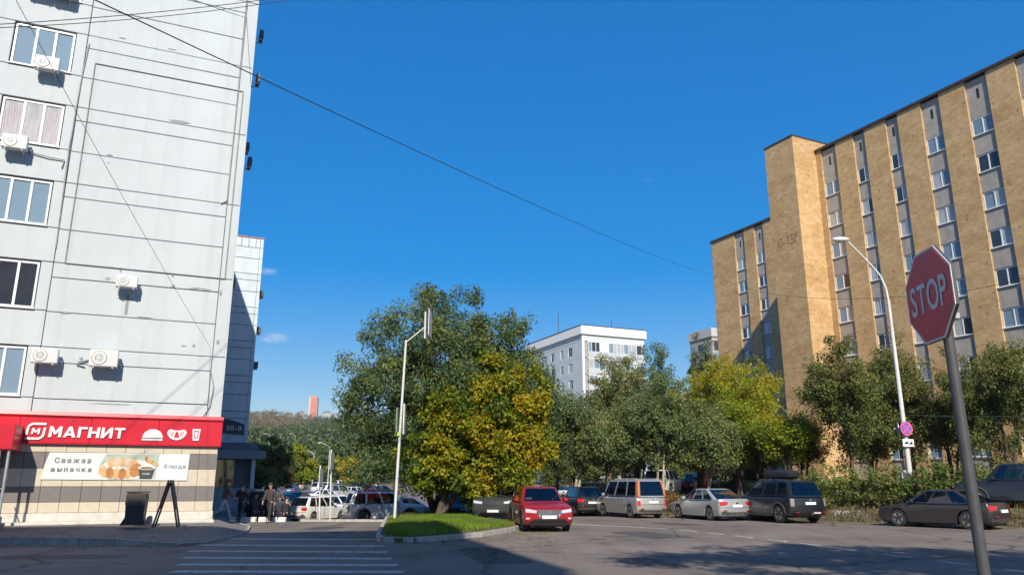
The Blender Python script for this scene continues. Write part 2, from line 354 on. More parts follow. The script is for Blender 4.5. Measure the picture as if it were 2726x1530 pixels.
def kerb_stones(line, L0, L1, step, parent, m, wid=.16, side=1, gap=.014):
    """line of (x,y,z top): one stone per step, each its own part"""
    t = L0
    while t < L1-.05:
        a_, b_ = poly_at(line, t), poly_at(line, min(t+step, L1)-gap)
        d = Vector((b_[0]-a_[0], b_[1]-a_[1], 0)); l_ = d.length
        if l_ > .05:
            d.normalize(); nrm = Vector((-d.y, d.x, 0))*side
            p = [Vector((a_[0], a_[1], 0)), Vector((b_[0], b_[1], 0))]; q = [w+nrm*wid for w in p]
            za, zb = a_[2]+.012+RNG.uniform(-.006, .006), b_[2]+.012+RNG.uniform(-.006, .006)
            vs = [(*p[0][:2], -.25), (*p[1][:2], -.25), (*q[1][:2], -.25), (*q[0][:2], -.25), (*(p[0]+nrm*.015)[:2], za), (*(p[1]+nrm*.015)[:2], zb), (*q[1][:2], zb), (*q[0][:2], za)]
            MB().add(vs, [(3, 2, 1, 0), (4, 5, 6, 7), (0, 1, 5, 4), (1, 2, 6, 5), (2, 3, 7, 6), (3, 0, 4, 7)]).build('kerb_stone', m, parent)
        t += step
kerb_stones(top, 36, 73, 1.0, pav, M_KERB)
# ---- grass island
isl = [(-5.9, 38.5), (-5.3, 34), (-4.75, 30), (-4.35, 27), (-4.0, 24.6), (-3.75, 23.7), (-3.3, 23.4), (-2.8, 23.6), (-2.0, 24.6), (-1.1, 26.0), (-.5, 27.5), (0.0, 29.0), (.30, 30.6), (.25, 31.6), (-.3, 32.6), (-1.2, 33.4), (-1.8, 36), (-2.0, 38.5), (-2.4, 41), (-4, 42), (-5.6, 41)]
def isl_h(p): return .15
mb = MB(); cx = sum(p[0] for p in isl)/len(isl); cy = sum(p[1] for p in isl)/len(isl)
vs = []
for k, f_ in enumerate((1, .93, .7, .4)):
    zz = (.13, .2, .27, .3)[k]
    vs += [(cx+(p[0]-cx)*f_, cy+(p[1]-cy)*f_, zz-.35*float(sstep(36, 42, p[1]))*0) for p in isl]
vs.append((cx, cy, .31)); n = len(isl)
fs = [(k*n+i, k*n+(i+1) % n, (k+1)*n+(i+1) % n, (k+1)*n+i) for k in range(3) for i in range(n)]+[(3*n+i, 3*n+(i+1) % n, 4*n) for i in range(n)]
# skirt down to the road
vs += [(cx+(p[0]-cx)*.97, cy+(p[1]-cy)*.985, -.9) for p in isl]; fs += [(i, (i+1) % n, 4*n+1+(i+1) % n, 4*n+1+i) for i in range(n)]
island = tag(mb.add(vs, fs).build('grass_island', M_GRASSB, smooth=40), 'kerbed grass island under the two big trees', 'ground', kind='structure')
loop = [(x, y, .14) for x, y in isl]; loop.append(loop[0])
per = sum(math.dist(a_[:2], b_[:2]) for a_, b_ in zip(loop[:-1], loop[1:]))
kerb_stones(loop, 0, per, 1.0, island, M_KERB, side=-1, wid=.15)
def in_poly(x, y, poly):
    c = np.zeros(np.shape(x), bool); j = len(poly)-1
    for i in range(len(poly)):
        xi, yi = poly[i]; xj, yj = poly[j]
        c ^= ((yi > y) != (yj > y)) & (x < (xj-xi)*(y-yi)/(yj-yi+1e-12)+xi); j = i
    return c
M_BLADE = leaf_mat('grass_blades', [(0, (.08, .15, .010)), (.6, (.15, .26, .015)), (1, (.28, .32, .05))], .3)
def grass(name, n, region, zf, h0, h1, m, label, w=.012):
    P = region(n); k = len(P); h = NPR.uniform(h0, h1, k); a = NPR.uniform(0, 6.283, k); ln = NPR.uniform(0, .6, k)*h; la = NPR.uniform(0, 6.283, k)
    z = zf(P[:, 0], P[:, 1]); dx, dy = np.cos(a)*w, np.sin(a)*w
    V = np.empty((k, 3, 3)); V[:, 0] = np.stack([P[:, 0]-dx, P[:, 1]-dy, z], -1); V[:, 1] = np.stack([P[:, 0]+dx, P[:, 1]+dy, z], -1)
    V[:, 2] = np.stack([P[:, 0]+np.cos(la)*ln, P[:, 1]+np.sin(la)*ln, z+h], -1)
    tint = np.repeat(np.clip(NPR.uniform(0, .7, k)+.28*np.sin(P[:, 0]*2.3+1)*np.sin(P[:, 1]*1.1), 0, 1), 3)
    me = np_mesh(name, V.reshape(-1, 3), np.arange(3*k).reshape(-1, 3), m, {'tint': tint})
    return tag(inst(name, me), label, 'grass', kind='stuff')
def isl_z(x, y):
    d = np.maximum(np.abs(x-cx)/2.6, np.abs(y-cy)/9.0); return .3-.15*np.clip(d, 0, 1)
def isl_reg(n):
    P = np.stack([NPR.uniform(-6, .4, n), NPR.uniform(23.3, 42, n)], -1)
    sh = [(cx+(p[0]-cx)*.95, cy+(p[1]-cy)*.985) for p in isl]
    P = P[in_poly(P[:, 0], P[:, 1], sh)]
    bare = np.sin(P[:, 0]*1.7+.6)*np.sin(P[:, 1]*.9+1.2)+.35*np.sin(P[:, 0]*5+P[:, 1]*3)
    return P[NPR.uniform(0, 1, len(P)) < np.clip(1.15-1.3*np.clip(bare-.25, 0, 1), .12, 1)]
grass('grass', 90000, isl_reg, isl_z, .05, .15, M_BLADE, 'short bright green grass on the kerbed island')
def bank_reg(n):
    s = NPR.uniform(-8, 34, n); q = NPR.uniform(.3, 14, n)**1.0
    return np.stack([TA.x+s*TDIR.x+q*TN.x, TA.y+s*TDIR.y+q*TN.y], -1)
M_DRYG = leaf_mat('rough_grass', [(0, (.05, .07, .02)), (.6, (.13, .12, .04)), (1, (.28, .2, .09))], .3)
grass('rough_grass', 60000, bank_reg, terr, .08, .38, M_DRYG, 'rough dry grass on the bank behind the parked cars', w=.02)

# ---- painted markings, thin slabs following the road
def mark(pts, name='road_marking', label='worn white road marking', group=None):
    """pts: quad corners (x,y)"""
    vs = [(x, y, gh(x, y)+.006) for x, y in pts]+[(x, y, gh(x, y)-.02) for x, y in pts]; n = len(pts)
    fs = [tuple(range(n))]+[(i, (i+1) % n, n+(i+1) % n, n+i) for i in range(n)]
    o = MB().add(vs, fs).build(name, M_PAINT_W); return tag(o, label, 'road marking', group, 'structure')
cw = [(-9.2, -4.05, 25.1, 24.7), (-8.75, -3.5, 22.6, 22.1), (-8.2, -3.1, 20.6, 20.25), (-7.6, -2.75, 18.75, 18.5), (-7.05, -2.4, 17.2, 17.05), (-6.6, -2.1, 15.85, 15.8), (-6.2, -1.8, 14.6, 14.55)]
for (xa, xb, ya, yb) in cw:
    mark([(xa, ya-.2), (xb, yb-.2), (xb, yb+.2), (xa, ya+.2)], 'crosswalk_stripe', 'white zebra crossing stripe between the shop pavement and the grass island', 'zebra crossing stripes')
cl = [(-2.0, 46.5, 0), (.6, 38.6, 0), (2.81, 33.77, 0), (4.6, 32.1, 0), (5.9, 30.5, 0), (6.6, 28.9, 0), (7.3, 26.6, 0), (8.1, 23.9, 0), (8.7, 21.0, 0), (9.2, 18.9, 0), (9.9, 15.9, 0), (10.6, 12.5, 0), (11.2, 8, 0)]
def seg(t0, t1, w=.13, nm='lane_line', lb='', grp=None):
    a_, b_ = poly_at(cl, t0), poly_at(cl, t1); d = Vector((b_[0]-a_[0], b_[1]-a_[1])).normalized(); nn = Vector((-d.y, d.x))*w/2
    mark([(a_[0]+nn.x, a_[1]+nn.y), (b_[0]+nn.x, b_[1]+nn.y), (b_[0]-nn.x, b_[1]-nn.y), (a_[0]-nn.x, a_[1]-nn.y)], nm, lb, grp)
t = 0.0
while t < 18.0: seg(t, min(t+1.5, 18.2)-.002, lb='solid white lane line beside the red car', grp='solid lane line'); t += 1.5
t = 18.9
while t < 42: seg(t, t+.95, nm='lane_dash', lb='short white lane dash on the road in front of the parked cars', grp='lane dashes'); t += 1.75
# whitewashed kerb blocks at the edge of the lower parking lot
for k in range(2):
    p = gh(-12+k*1.5, 36.3)
    o = MB().box(-.62, .62, -.1, .1, -.1, .2, bev=.02).build('kerb_block', M_KERBW, loc=(-12.15+k*1.36, 36.25-.06*k, p), rot=(0, 0, R(-4)))
    tag(o, ['whitewashed concrete kerb block nearer the shop corner', 'whitewashed concrete kerb block nearer the thin sign posts'][k], 'kerb block', 'whitewashed kerb blocks')
kerb_stones([(-9.6, 36.35, .09), (-5.6, 36.1, .09)], 0, 4.0, .8, pav, M_KERB)

# manhole covers, tarred repairs and fallen leaves on the asphalt
M_IRON = mat('cast_iron', (.075, .07, .068), .6, .3, 20, metal=.3, bump=.5, bscale=60)
M_TAR0 = mat('worn_concrete_ring', (.15, .135, .12), .9, .25, 12)
def manhole(x, y, label):
    e = tag(empty('manhole_cover', (x, y, gh(x, y))), label, 'manhole cover')
    MB().lathe([(.30, -.02), (.30, .008), (.37, .008), (.39, .004), (.39, -.02)], 28).build('ring', M_TAR0, e)
    MB().lathe([(.001, -.02), (.001, .010), (.28, .010), (.295, -.02)], 28).build('lid', M_IRON, e)
    for k in range(6): a_ = math.pi*k/6; MB().tube([(.24*math.cos(a_), .24*math.sin(a_), .011), (-.24*math.cos(a_), -.24*math.sin(a_), .011)], .008, 4).build('rib', M_IRON, e)
manhole(2.6, 24.6, 'round iron manhole cover in the sunlit road before the red crossover'); manhole(-6.2, 28.2, 'round iron manhole cover beyond the zebra crossing')
M_TAR = asphalt('tarred_repair', (.10, .092, .085))
for (x, y, w, l, a_) in ((4.6, 27.0, 1.6, 3.6, 20), (-.5, 19.5, 1.2, 4.5, 12), (-10.5, 19.0, 3.0, 1.1, 5), (7.0, 34.2, 1.2, 2.6, 30), (-7.2, 31.0, 1.0, 2.2, -10), (3.0, 17.5, .9, 2.4, 15)):
    ca, sa = math.cos(R(a_)), math.sin(R(a_)); n = 18; pts_ = []
    for k in range(n):
        t_ = 2*math.pi*k/n; px_ = math.copysign(abs(math.cos(t_))**.45, math.cos(t_))*w/2*RNG.uniform(.92, 1.08); py_ = math.copysign(abs(math.sin(t_))**.45, math.sin(t_))*l/2*RNG.uniform(.95, 1.05)
        pts_.append((x+px_*ca-py_*sa, y+px_*sa+py_*ca))
    o = MB().prism(pts_, -.02, .004).build('asphalt_patch', M_TAR); tag(o, 'darker tarred repair in the road surface', 'road patch', 'road repairs', 'structure')
n = 2600
lx = np.concatenate([NPR.uniform(-5.4, 1.4, n//2), NPR.uniform(-16, -9, n//6), NPR.uniform(0, 20, n//3)]); ly = np.concatenate([NPR.normal(28.5, 4.5, n//2), NPR.normal(22.2, .35, n//6), np.zeros(n//3)])
k_ = n//2+n//6; ly[k_:] = 26.5+(24-lx[k_:])*.953-np.abs(NPR.normal(0, .9, n//3)); ok = (ly > 15) & (ly < 40); lx, ly = lx[ok], ly[ok]
sh_ = [(p[0], p[1]) for p in isl]; onis = in_poly(lx, ly, sh_); onpav = (lx < -9) & (ly > 22.3)
lz_ = g(lx, ly)+.012+np.where(onis, .26, 0)+np.where(onpav, .22, 0)
a_ = NPR.uniform(0, 6.283, len(lx)); sz = NPR.uniform(.035, .075, len(lx)); V = np.empty((len(lx), 4, 3)); tl = NPR.uniform(-.02, .02, (len(lx), 4))
for q, (fx_, fy_) in enumerate(((1, 0), (0, .6), (-1, 0), (0, -.6))):
    V[:, q, 0] = lx+(np.cos(a_)*fx_-np.sin(a_)*fy_)*sz; V[:, q, 1] = ly+(np.sin(a_)*fx_+np.cos(a_)*fy_)*sz; V[:, q, 2] = lz_+np.abs(tl[:, q])
M_FALL = leaf_mat('fallen_leaves', [(0, (.16, .10, .03)), (.5, (.34, .24, .04)), (1, (.50, .36, .06))], .2)
tag(inst('fallen_leaves', np_mesh('fallen_leaves', V.reshape(-1, 3), np.arange(len(lx)*4).reshape(-1, 4), M_FALL, {'tint': np.repeat(NPR.uniform(0, 1, len(lx)), 4)})), 'scattered fallen yellow leaves along the kerbs', 'leaves', kind='stuff')

# ------------------------------------------------------------------ lettering
def text_mesh(ch, size, m, ext=.012, off=0.0, name='letter'):
    cu = bpy.data.curves.new('t', 'FONT'); cu.body = ch; cu.size = size; cu.extrude = ext; cu.offset = off
    o = bpy.data.objects.new('t', cu); COL.objects.link(o)
    dg = bpy.context.evaluated_depsgraph_get(); me = bpy.data.meshes.new_from_object(o.evaluated_get(dg)); me.name = name
    bpy.data.objects.remove(o); bpy.data.curves.remove(cu)
    me.materials.clear(); me.materials.append(m); return me
def letters(txt, parent, x, z, y, height, m, track=.06, off=.0, ext=.012, name='letter', width=None, rot=(math.pi/2, 0, 0)):
    """letters one by one along local x, standing up (local z); returns end x"""
    items = []; cxx = 0
    for ch in txt:
        if ch == ' ': cxx += height*.4; continue
        me = text_mesh(ch, height/.72, m, ext, off, name)
        if not me.vertices: continue
        xs_ = [v.co.x for v in me.vertices]; items.append((me, cxx-min(xs_))); cxx += max(xs_)-min(xs_)+track
    k = 1 if width is None else width/max(cxx-track, 1e-6)
    for me, px in items: inst(name, me, parent, (x+px*k, y, z), rot, (k, 1, 1))
    return x+(cxx-track)*k

# ------------------------------------------------------------------ windows: outer frame > panes, sill
WCACHE = {}
def window(parent, x0, x1, z0, z1, y, out, bars, panes, sill=True, fw=.07, dep=.1):
    """y: face of the frame, out: -1 or +1 outward along local y; bars: fractions of mullions"""
    w, h = x1-x0, z1-z0; key = (round(w, 2), round(h, 2), out, tuple(bars), fw, dep)
    if key not in WCACHE:
        f_ = MB(); ya, yb = (0, dep) if out < 0 else (-dep, 0)
        f_.box(0, w, ya, yb, 0, fw); f_.box(0, w, ya, yb, h-fw, h); f_.box(0, fw, ya, yb, fw, h-fw); f_.box(w-fw, w, ya, yb, fw, h-fw)
        for b_ in bars: f_.box(w*b_-fw*.6, w*b_+fw*.6, ya, yb, fw, h-fw)
        WCACHE[key] = f_.mesh('window', M_FRAME)
    o = inst('window', WCACHE[key], parent, (x0, y, z0))
    ed = [0]+list(bars)+[1]
    for i in range(len(ed)-1):
        a_ = w*ed[i]+(fw if i == 0 else fw*.6); b_ = w*ed[i+1]-(fw if i == len(ed)-2 else fw*.6)
        m = panes if not isinstance(panes, (list, tuple)) else panes[i % len(panes)]
        k2 = ('pane', round(b_-a_, 2), round(h, 2), m.name, out)
        if k2 not in WCACHE: WCACHE[k2] = box_mesh('pane', (0, b_-a_, -.004, .004, 0, h-2*fw), m)
        inst('pane', WCACHE[k2], o, (a_, -out*.04, fw), (RNG.uniform(-.012, .012), 0, RNG.uniform(-.012, .012)))
    if sill:
        k3 = ('sill', round(w, 2), out)
        if k3 not in WCACHE: WCACHE[k3] = box_mesh('sill', (-.05, w+.05, min(out*.14, out*.01), max(out*.14, out*.01), -.05, -.02), M_FRAME)
        inst('sill', WCACHE[k3], o, (0, 0, 0))
    return o

# ------------------------------------------------------------------ white panel building with the shop (left)
white_b = tag(empty('apartment_building', LC, R(90-LAZ)), 'tall white concrete panel building with a red shop sign at its foot', 'building')
def part(name, dims, m, parent, bev=0): return inst(name, box_mesh(name, dims, m, bev), parent)
HB = 25.7
XL = -30.0
part('core_wall', (XL, -.04, .22, 36, -.5, HB-.3), M_JOINT, white_b)
part('joint_backing', (-6.2, -.04, .06, .21, 3.4, HB-.3), M_JOINT, white_b)
part('end_wall', (-.04, 0.0, .0, 36, -.5, HB), M_PANEL, white_b)
part('parapet', (XL, .06, -.06, 36.05, HB+.003, HB+.35), M_PANEL, white_b)
colx = [XL, -26.0, -22.7, -16.2, -12.9, -9.55, -6.2]       # joints left of the blank bay
floors = [6.37+3.1*k for k in range(-1, 6)]                  # window-head joints
G_ = .014
PANEL_CACHE = {}
def panel(x0, x1, z0, z1, nm='wall_panel', m=M_PANEL, y0=0.0, dep=.12):
    a_, b_, c_, d_ = x0+G_, x1-G_, z0+G_, z1-G_; k = (round(b_-a_, 3), round(d_-c_, 3), m.name)
    if k not in PANEL_CACHE: PANEL_CACHE[k] = box_mesh(nm, (0, b_-a_, 0, dep, 0, d_-c_), m, .012)
    return inst(nm, PANEL_CACHE[k], white_b, (a_, y0+RNG.uniform(-.006, .006), c_), (RNG.uniform(-.0012, .0012), RNG.uniform(-.0012, .0012), 0))
for zf in floors:
    top_z = min(zf+3.1, HB)
    for a_, b_ in ((0, 1.27), (1.27, 2.54), (2.54, 3.1)):
        if zf+b_ > 4.0 and zf+a_ < HB-.1: panel(-6.2, -.5, max(zf+a_, 3.6), min(zf+b_, HB))
    panel(-.5, -.002, max(zf, 3.6), top_z)
    for i in range(len(colx)-1):
        x0, x1 = colx[i], colx[i+1]
        if x1-x0 > 3.8:                                        # blank bay further along
            for a_, b_ in ((0, 1.27), (1.27, 3.1)): panel(x0, x1, max(zf+a_, 3.6), min(zf+b_, HB))
            continue
        wx0, wx1 = x1-2.45, x1-.4
        if zf+1.3 > 3.7: panel(x0, x1, max(zf, 3.6), min(zf+1.3, HB))
        if zf+1.3 < HB-.5:
            panel(x0, wx0, zf+1.3, top_z); panel(wx1, x1, zf+1.3, top_z)
            if i >= 3:
                near = i == len(colx)-2
                pm = [M_PANE, M_PANE, M_PANE]
                if near and abs(zf-(12.57)) < .1: pm = [M_PANE_L]*3
                if near and abs(zf-6.37) < .1: pm = [M_PANE_D, M_PANE_D, M_PANE_D]
                window(white_b, wx0+.03, wx1-.03, zf+1.36, min(zf+3.06, HB), .07, -1, (.36, .68), pm)
# vertical blinds behind one window
mb = MB()
for k in range(22): mb.box(-8.52+k*.085, -8.52+k*.085+.045, .098, .100, 14.05, 15.35 if k % 9 else 15.2)
mb.build('blind', mat('mauve_blind', (.42, .36, .42), .8), white_b)
# drain pipes and cable ducts fixed to the facade
mb = MB(); mb.tube([(-.30, -.03, 17.62), (-.32, -.03, 9.5)], .022, 6); mb.tube([(-5.82, -.03, 17.62), (-.30, -.03, 17.62)], .018, 6); mb.tube([(-5.82, -.03, 17.62), (-5.84, -.03, 9.48)], .022, 6); mb.tube([(-5.84, -.03, 9.48), (-.32, -.03, 9.48)], .024, 6)
mb.build('cable_duct', M_SEAL, white_b)
mb = MB(); mb.tube([(-.46, -.035, 25.6), (-.5, -.035, 16), (-.52, -.035, 12.7), (-.75, -.035, 12.55)], .026, 6); mb.build('downpipe', M_SEAL, white_b)
mb = MB(); mb.tube([(-6.12, -.03, 18.4), (-6.2, -.03, 17.0), (-6.26, -.03, 14), (-6.2, -.03, 10)], .026, 6); mb.build('cable', M_SEAL, white_b)
mb = MB(); mb.tube([(-.5, -.03, 5.8), (-.35, -.05, 5.2), (-.42, -.05, 4.5), (-.62, -.03, 4.1)], .02, 6); mb.build('cable', M_SEAL, white_b)
# smeared sealant on joints
for (x, z, w, h) in ((-5.0, 18.95, .25, .05), (-3.2, 18.9, .3, .05), (-2.6, 15.78, .8, .12), (-4.9, 13.92, .22, .07), (-1.2, 8.97, .9, .09), (-4.9, 13.6, .08, .06), (-4.0, 9.4, .1, .18), (-2.2, 9.42, .1, .2), (-4.4, 9.05, .22, .14), (-2.15, 9.0, .18, .12), (-1.2, 6.75, .12, .13), (-1.55, 6.72, .2, .04), (-4.9, 6.02, .12, .12), (-.35, 6.95, .12, .2), (-.42, 8.9, .1, .25), (-5.6, 7.62, .3, .05), (-3, 7.7, .5, .03), (-3.7, 4.44, 1.5, .05)):
    n = 9; poly = [(x+w*math.cos(6.283*k/n)*RNG.uniform(.35, .6), z+h*math.sin(6.283*k/n)*RNG.uniform(.35, .6)) for k in range(n)]
    MB().prism(poly, -.012, .0, 'y').build('sealant_patch', M_SEAL, white_b)
# shop front: tile rows, plinth, fascia
rows = [(.69, 1.04, M_TILE_B), (1.04, 1.56, M_TILE_G), (1.56, 2.17, M_TILE_B), (2.17, 2.72, M_TILE_G), (2.72, 3.06, M_TILE_B)]
part('shop_wall', (-14, .001, .03, .095, .1, 3.62), mat('tile_grout', (.30, .27, .22), .9), white_b)
for z0, z1, m in rows:
    k = 0; x = -.006
    while x > -13.4:
        w = .62 if m is M_TILE_B else .62
        key = ('tile', z0, m.name)
        if key not in PANEL_CACHE: PANEL_CACHE[key] = box_mesh('tile', (-w+.012, 0, 0, .05, .005, z1-z0-.007), m, .006)
        inst('tile', PANEL_CACHE[key], white_b, (x, -.012+RNG.uniform(-.003, .003), z0), (RNG.uniform(-.006, .006), 0, RNG.uniform(-.006, .006)))
        x -= w
part('plinth', (-14, .03, -.06, .095, .0, .685), M_CONCL, white_b, .015)
part('apron', (-8.2, .05, -.75, -.065, .1, .41), M_CONCL, white_b, .02)

# bold fascia letters drawn as outlines (unit height)
GLYPH = {
 'М': [[(0, 0), (0, 1), (.24, 1), (.5, .52), (.76, 1), (1, 1), (1, 0), (.76, 0), (.76, .58), (.57, .24), (.43, .24), (.24, .58), (.24, 0)]],
 'А': [[(0, 0), (.38, 1), (.62, 1), (1, 0), (.74, 0), (.68, .18), (.50, .18), (.50, .37), (.615, .37), (.5, .72), (.385, .37), (.499, .37), (.499, .18), (.32, .18), (.26, 0)]],
 'Г': [[(0, 0), (0, 1), (.72, 1), (.72, .79), (.25, .79), (.25, 0)]],
 'Н': [[(0, 0), (0, 1), (.25, 1), (.25, .61), (.66, .61), (.66, 1), (.91, 1), (.91, 0), (.66, 0), (.66, .40), (.25, .40), (.25, 0)]],
 'И': [[(0, 0), (0, 1), (.24, 1), (.24, .40), (.69, 1), (.93, 1), (.93, 0), (.69, 0), (.69, .60), (.24, 0)]],
 'Т': [[(.31, 0), (.31, .79), (0, .79), (0, 1), (.87, 1), (.87, .79), (.56, .79), (.56, 0)]],
}
def block_letters(parent, txt='МАГНИТ', x=-5.56, z=3.22, h=.37, wid=2.36, y=None):
    adv = [max(p[0] for p in GLYPH[c][0]) for c in txt]; gap = .13; tot = sum(adv)+gap*(len(txt)-1); k = wid/tot; cx = 0
    for c, a_ in zip(txt, adv):
        MB().prism([(x+(cx+p[0])*k+p[1]*h*.06, z+p[1]*h) for p in GLYPH[c][0]], FY-.045, FY-.002, 'y').build('letter', M_WHITE, parent); cx += a_+gap
sign = tag(empty('shop_sign', lp(0, 0), R(90-LAZ)), 'long red shop fascia with white lettering and bakery icons', 'sign')
FY = -.13
for k in range(6): MB().box(-13.0+k*2.182+.004, -13.0+(k+1)*2.182-.004, FY+RNG.uniform(-.004, .004), -.015, 3.02, 3.90, bev=.008).build('fascia_panel', M_RED, sign)
f_ = MB(); f_.prism([(FY-.02, 3.905), (FY-.07, 3.97), (FY-.03, 4.08), (-.016, 4.10), (-.016, 3.905)], -13.0, .10, 'x'); f_.build('top_lip', M_RED, sign)
part('bottom_lip', (-13.0, .092, FY-.012, -.016, 2.995, 3.017), M_RED, sign)
for x in (-4.9, -1.35): part('fixing', (x, x+.06, FY-.012, FY-.001, 3.78, 3.84), M_DKGREY, sign)
block_letters(sign)
# emblem: two interlocking brackets round a small M
def sweep2(pts, w, y, parent, name, m=M_WHITE, th=.04):
    mb_ = MB(); P = [Vector(p) for p in pts]; L_, R_ = [], []
    for i, p in enumerate(P):
        t_ = (P[min(i+1, len(P)-1)]-P[max(i-1, 0)]).normalized(); n_ = Vector((-t_.y, t_.x))*w/2; L_.append(p+n_); R_.append(p-n_)
    mb_.prism([tuple(q) for q in L_]+[tuple(q) for q in reversed(R_)], y-th, y, 'y', 0); return mb_.build(name, m, parent)
ex, ez = -5.95, 3.41
def sk(p): return (p[0]+(p[1]-ez)*.10, p[1])
arc = [(ex-.10+.15*math.cos(a_), ez+.10+.15*math.sin(a_)) for a_ in [R(180-90*k/6) for k in range(7)]]
sweep2([sk((ex-.25, ez-.13))]+[sk(p) for p in arc]+[sk((ex+.27, ez+.25))], .075, FY-.002, sign, 'emblem_bracket')
sweep2([sk((2*ex-p[0], 2*ez-p[1])) for p in [(ex-.25, ez-.13)]+arc+[(ex+.27, ez+.25)]], .075, FY-.002, sign, 'emblem_bracket')
MB().prism([sk((ex-.125+p[0]*.25, ez-.10+p[1]*.2)) for p in GLYPH['М'][0]], FY-.045, FY-.002, 'y').build('emblem_letter', M_WHITE, sign)
# bun icon
bun = [(-2.62, 3.27)]+[(-2.27+.34*math.cos(R(180-15*k)), 3.27+.30*math.sin(R(180-15*k))*(1 if k % 2 == 0 or k in (1, 11) else 1.03)) for k in range(13)]
MB().prism(bun, FY-.04, FY-.002, 'y').build('bun_icon', M_WHITE, sign); MB().prism([(-2.62, 3.17), (-1.93, 3.17), (-1.93, 3.24), (-2.62, 3.24)], FY-.03, FY-.002, 'y').build('bun_icon_base', mat('pale_grey_letter', (.55, .55, .57), .5), sign)
# croissant icon: bowl-shaped crescent with ribs
cr = [(-1.77, 3.56), (-1.80, 3.46), (-1.76, 3.36), (-1.68, 3.27), (-1.58, 3.22), (-1.47, 3.20), (-1.36, 3.22), (-1.26, 3.27), (-1.18, 3.36), (-1.14, 3.46), (-1.17, 3.56), (-1.27, 3.59), (-1.37, 3.55), (-1.57, 3.55), (-1.67, 3.59)]
MB().prism(cr, FY-.04, FY-.002, 'y').build('croissant_icon', M_WHITE, sign)
MB().prism([(-1.51, 3.50), (-1.43, 3.50), (-1.38, 3.29), (-1.56, 3.29)], FY-.044, FY-.0405, 'y').build('croissant_icon_gap', M_RED, sign)
for (x0, z0, x1, z1) in ((-1.70, 3.52, -1.64, 3.36), (-1.61, 3.51, -1.60, 3.34), (-1.24, 3.52, -1.30, 3.36), (-1.33, 3.51, -1.34, 3.34)):
    MB().prism([(x0-.014, z0), (x0+.014, z0), (x1+.014, z1), (x1-.014, z1)], FY-.044, FY-.0405, 'y').build('croissant_icon_groove', M_RED, sign)
cup = [(-.95, 3.62), (-.91, 3.20), (-.71, 3.20), (-.67, 3.62)]
MB().prism(cup, FY-.04, FY-.002, 'y').build('cup_icon', M_WHITE, sign)
MB().prism([(-.90, 3.56), (-.875, 3.28), (-.745, 3.28), (-.72, 3.56)], FY-.044, FY-.0405, 'y').build('cup_icon_panel', mat('icon_shade', (.35, .12, .13), .5), sign)
MB().prism([(-.87, 3.48), (-.83, 3.31), (-.79, 3.31), (-.75, 3.48), (-.81, 3.52)], FY-.047, FY-.0445, 'y').build('cup_icon_drink', M_WHITE, sign)

# banner with flat print
ban = tag(empty('banner', lp(0, 0), R(90-LAZ)), 'white vinyl bakery banner with printed pastries below the red shop sign', 'banner')
MB().prism([(-5.62, 1.80), (-.97, 1.77), (-.95, 2.72), (-5.45, 2.71), (-5.55, 2.3)], -.05, -.02, 'y').build('sheet', mat('banner_vinyl', (.56, .60, .61), .55, .06, 1.2), ban)
M_INK = mat('grey_ink', (.10, .12, .14), .6); BY = -.054
letters('Свежая', ban, -5.27, 2.36, BY, .17, M_INK, track=.05, off=.006, ext=.002, width=1.12)
letters('выпечка', ban, -5.34, 2.06, BY, .15, M_INK, track=.05, off=.008, ext=.002, width=1.24)
letters('блюда', ban, -1.78, 2.20, BY, .14, mat('teal_ink', (.04, .10, .12), .6), track=.03, off=.0, ext=.002, width=.72)
def blob(cx_, cz_, rx, rz, rot, m, lay, name, jag=.0, n=20, a0=0, a1=360):
    pl = []
    for k in range(n):
        a_ = R(a0+(a1-a0)*k/n); r_ = 1+jag*math.sin(5*a_); x, z = rx*r_*math.cos(a_), rz*r_*math.sin(a_)
        pl.append((cx_+x*math.cos(rot)-z*math.sin(rot), cz_+x*math.sin(rot)+z*math.cos(rot)))
    MB().prism(pl, BY-.003*lay-.0015, BY-.003*lay+.001, 'y').build(name, m, ban)
m_pl, m_c1, m_c2, m_c3, m_c4 = mat('print_plate', (.56, .57, .52), .6), mat('print_crust', (.40, .17, .05), .6, .25, 4), mat('print_crumb', (.56, .33, .15), .6, .2, 5), mat('print_sugar', (.56, .42, .30), .6, .15, 5), mat('print_brown', (.30, .12, .05), .6)
MB().prism([(-3.86, 2.30), (-3.70, 2.67), (-1.98, 2.70), (-2.05, 1.83), (-3.5, 1.80), (-3.9, 2.0)], BY-.0035, BY-.0005, 'y').build('print_panel', mat('print_green', (.34, .40, .33), .6, .2, 2), ban)
blob(-2.98, 2.16, .88, .36, 0, m_pl, 2, 'print_plate')
for k in range(6): blob(-3.72+k*.20, 2.08-.03*math.sin(k*.6)*3, .13, .19, .25-.1*k, m_c1 if k % 2 else m_c2, 3+(k % 2), 'print_pastry')
for k in range(5): blob(-3.5+k*.18, 2.38+.03*math.sin(k), .12, .16, -.2, m_c3 if k % 2 else m_c2, 5+(k % 2), 'print_pastry')
blob(-2.72, 2.22, .19, .14, .4, m_c1, 7, 'print_pastry'); blob(-2.66, 2.05, .22, .12, .2, m_c1, 8, 'print_pastry')
for k in range(4): blob(-2.36+k*.09, 2.50-k*.05, .06, .13, .5+.25*k, m_c2 if k % 2 else m_c4, 3+(k % 2), 'print_bun')
MB().prism([(-2.62, 2.20), (-2.08, 2.20), (-2.16, 1.84), (-2.54, 1.84)], BY-.031, BY-.0265, 'y').build('print_cup', mat('print_black', (.04, .045, .045), .6), ban)
blob(-2.35, 2.21, .29, .075, 0, m_pl, 11, 'print_cup_rim'); blob(-2.35, 2.20, .22, .045, 0, mat('print_coffee', (.2, .15, .1), .6), 12, 'print_coffee')
letters('КОФЕ', ban, -2.46, 1.97, BY-.033, .06, M_WHITE, track=.01, ext=.002, width=.23)

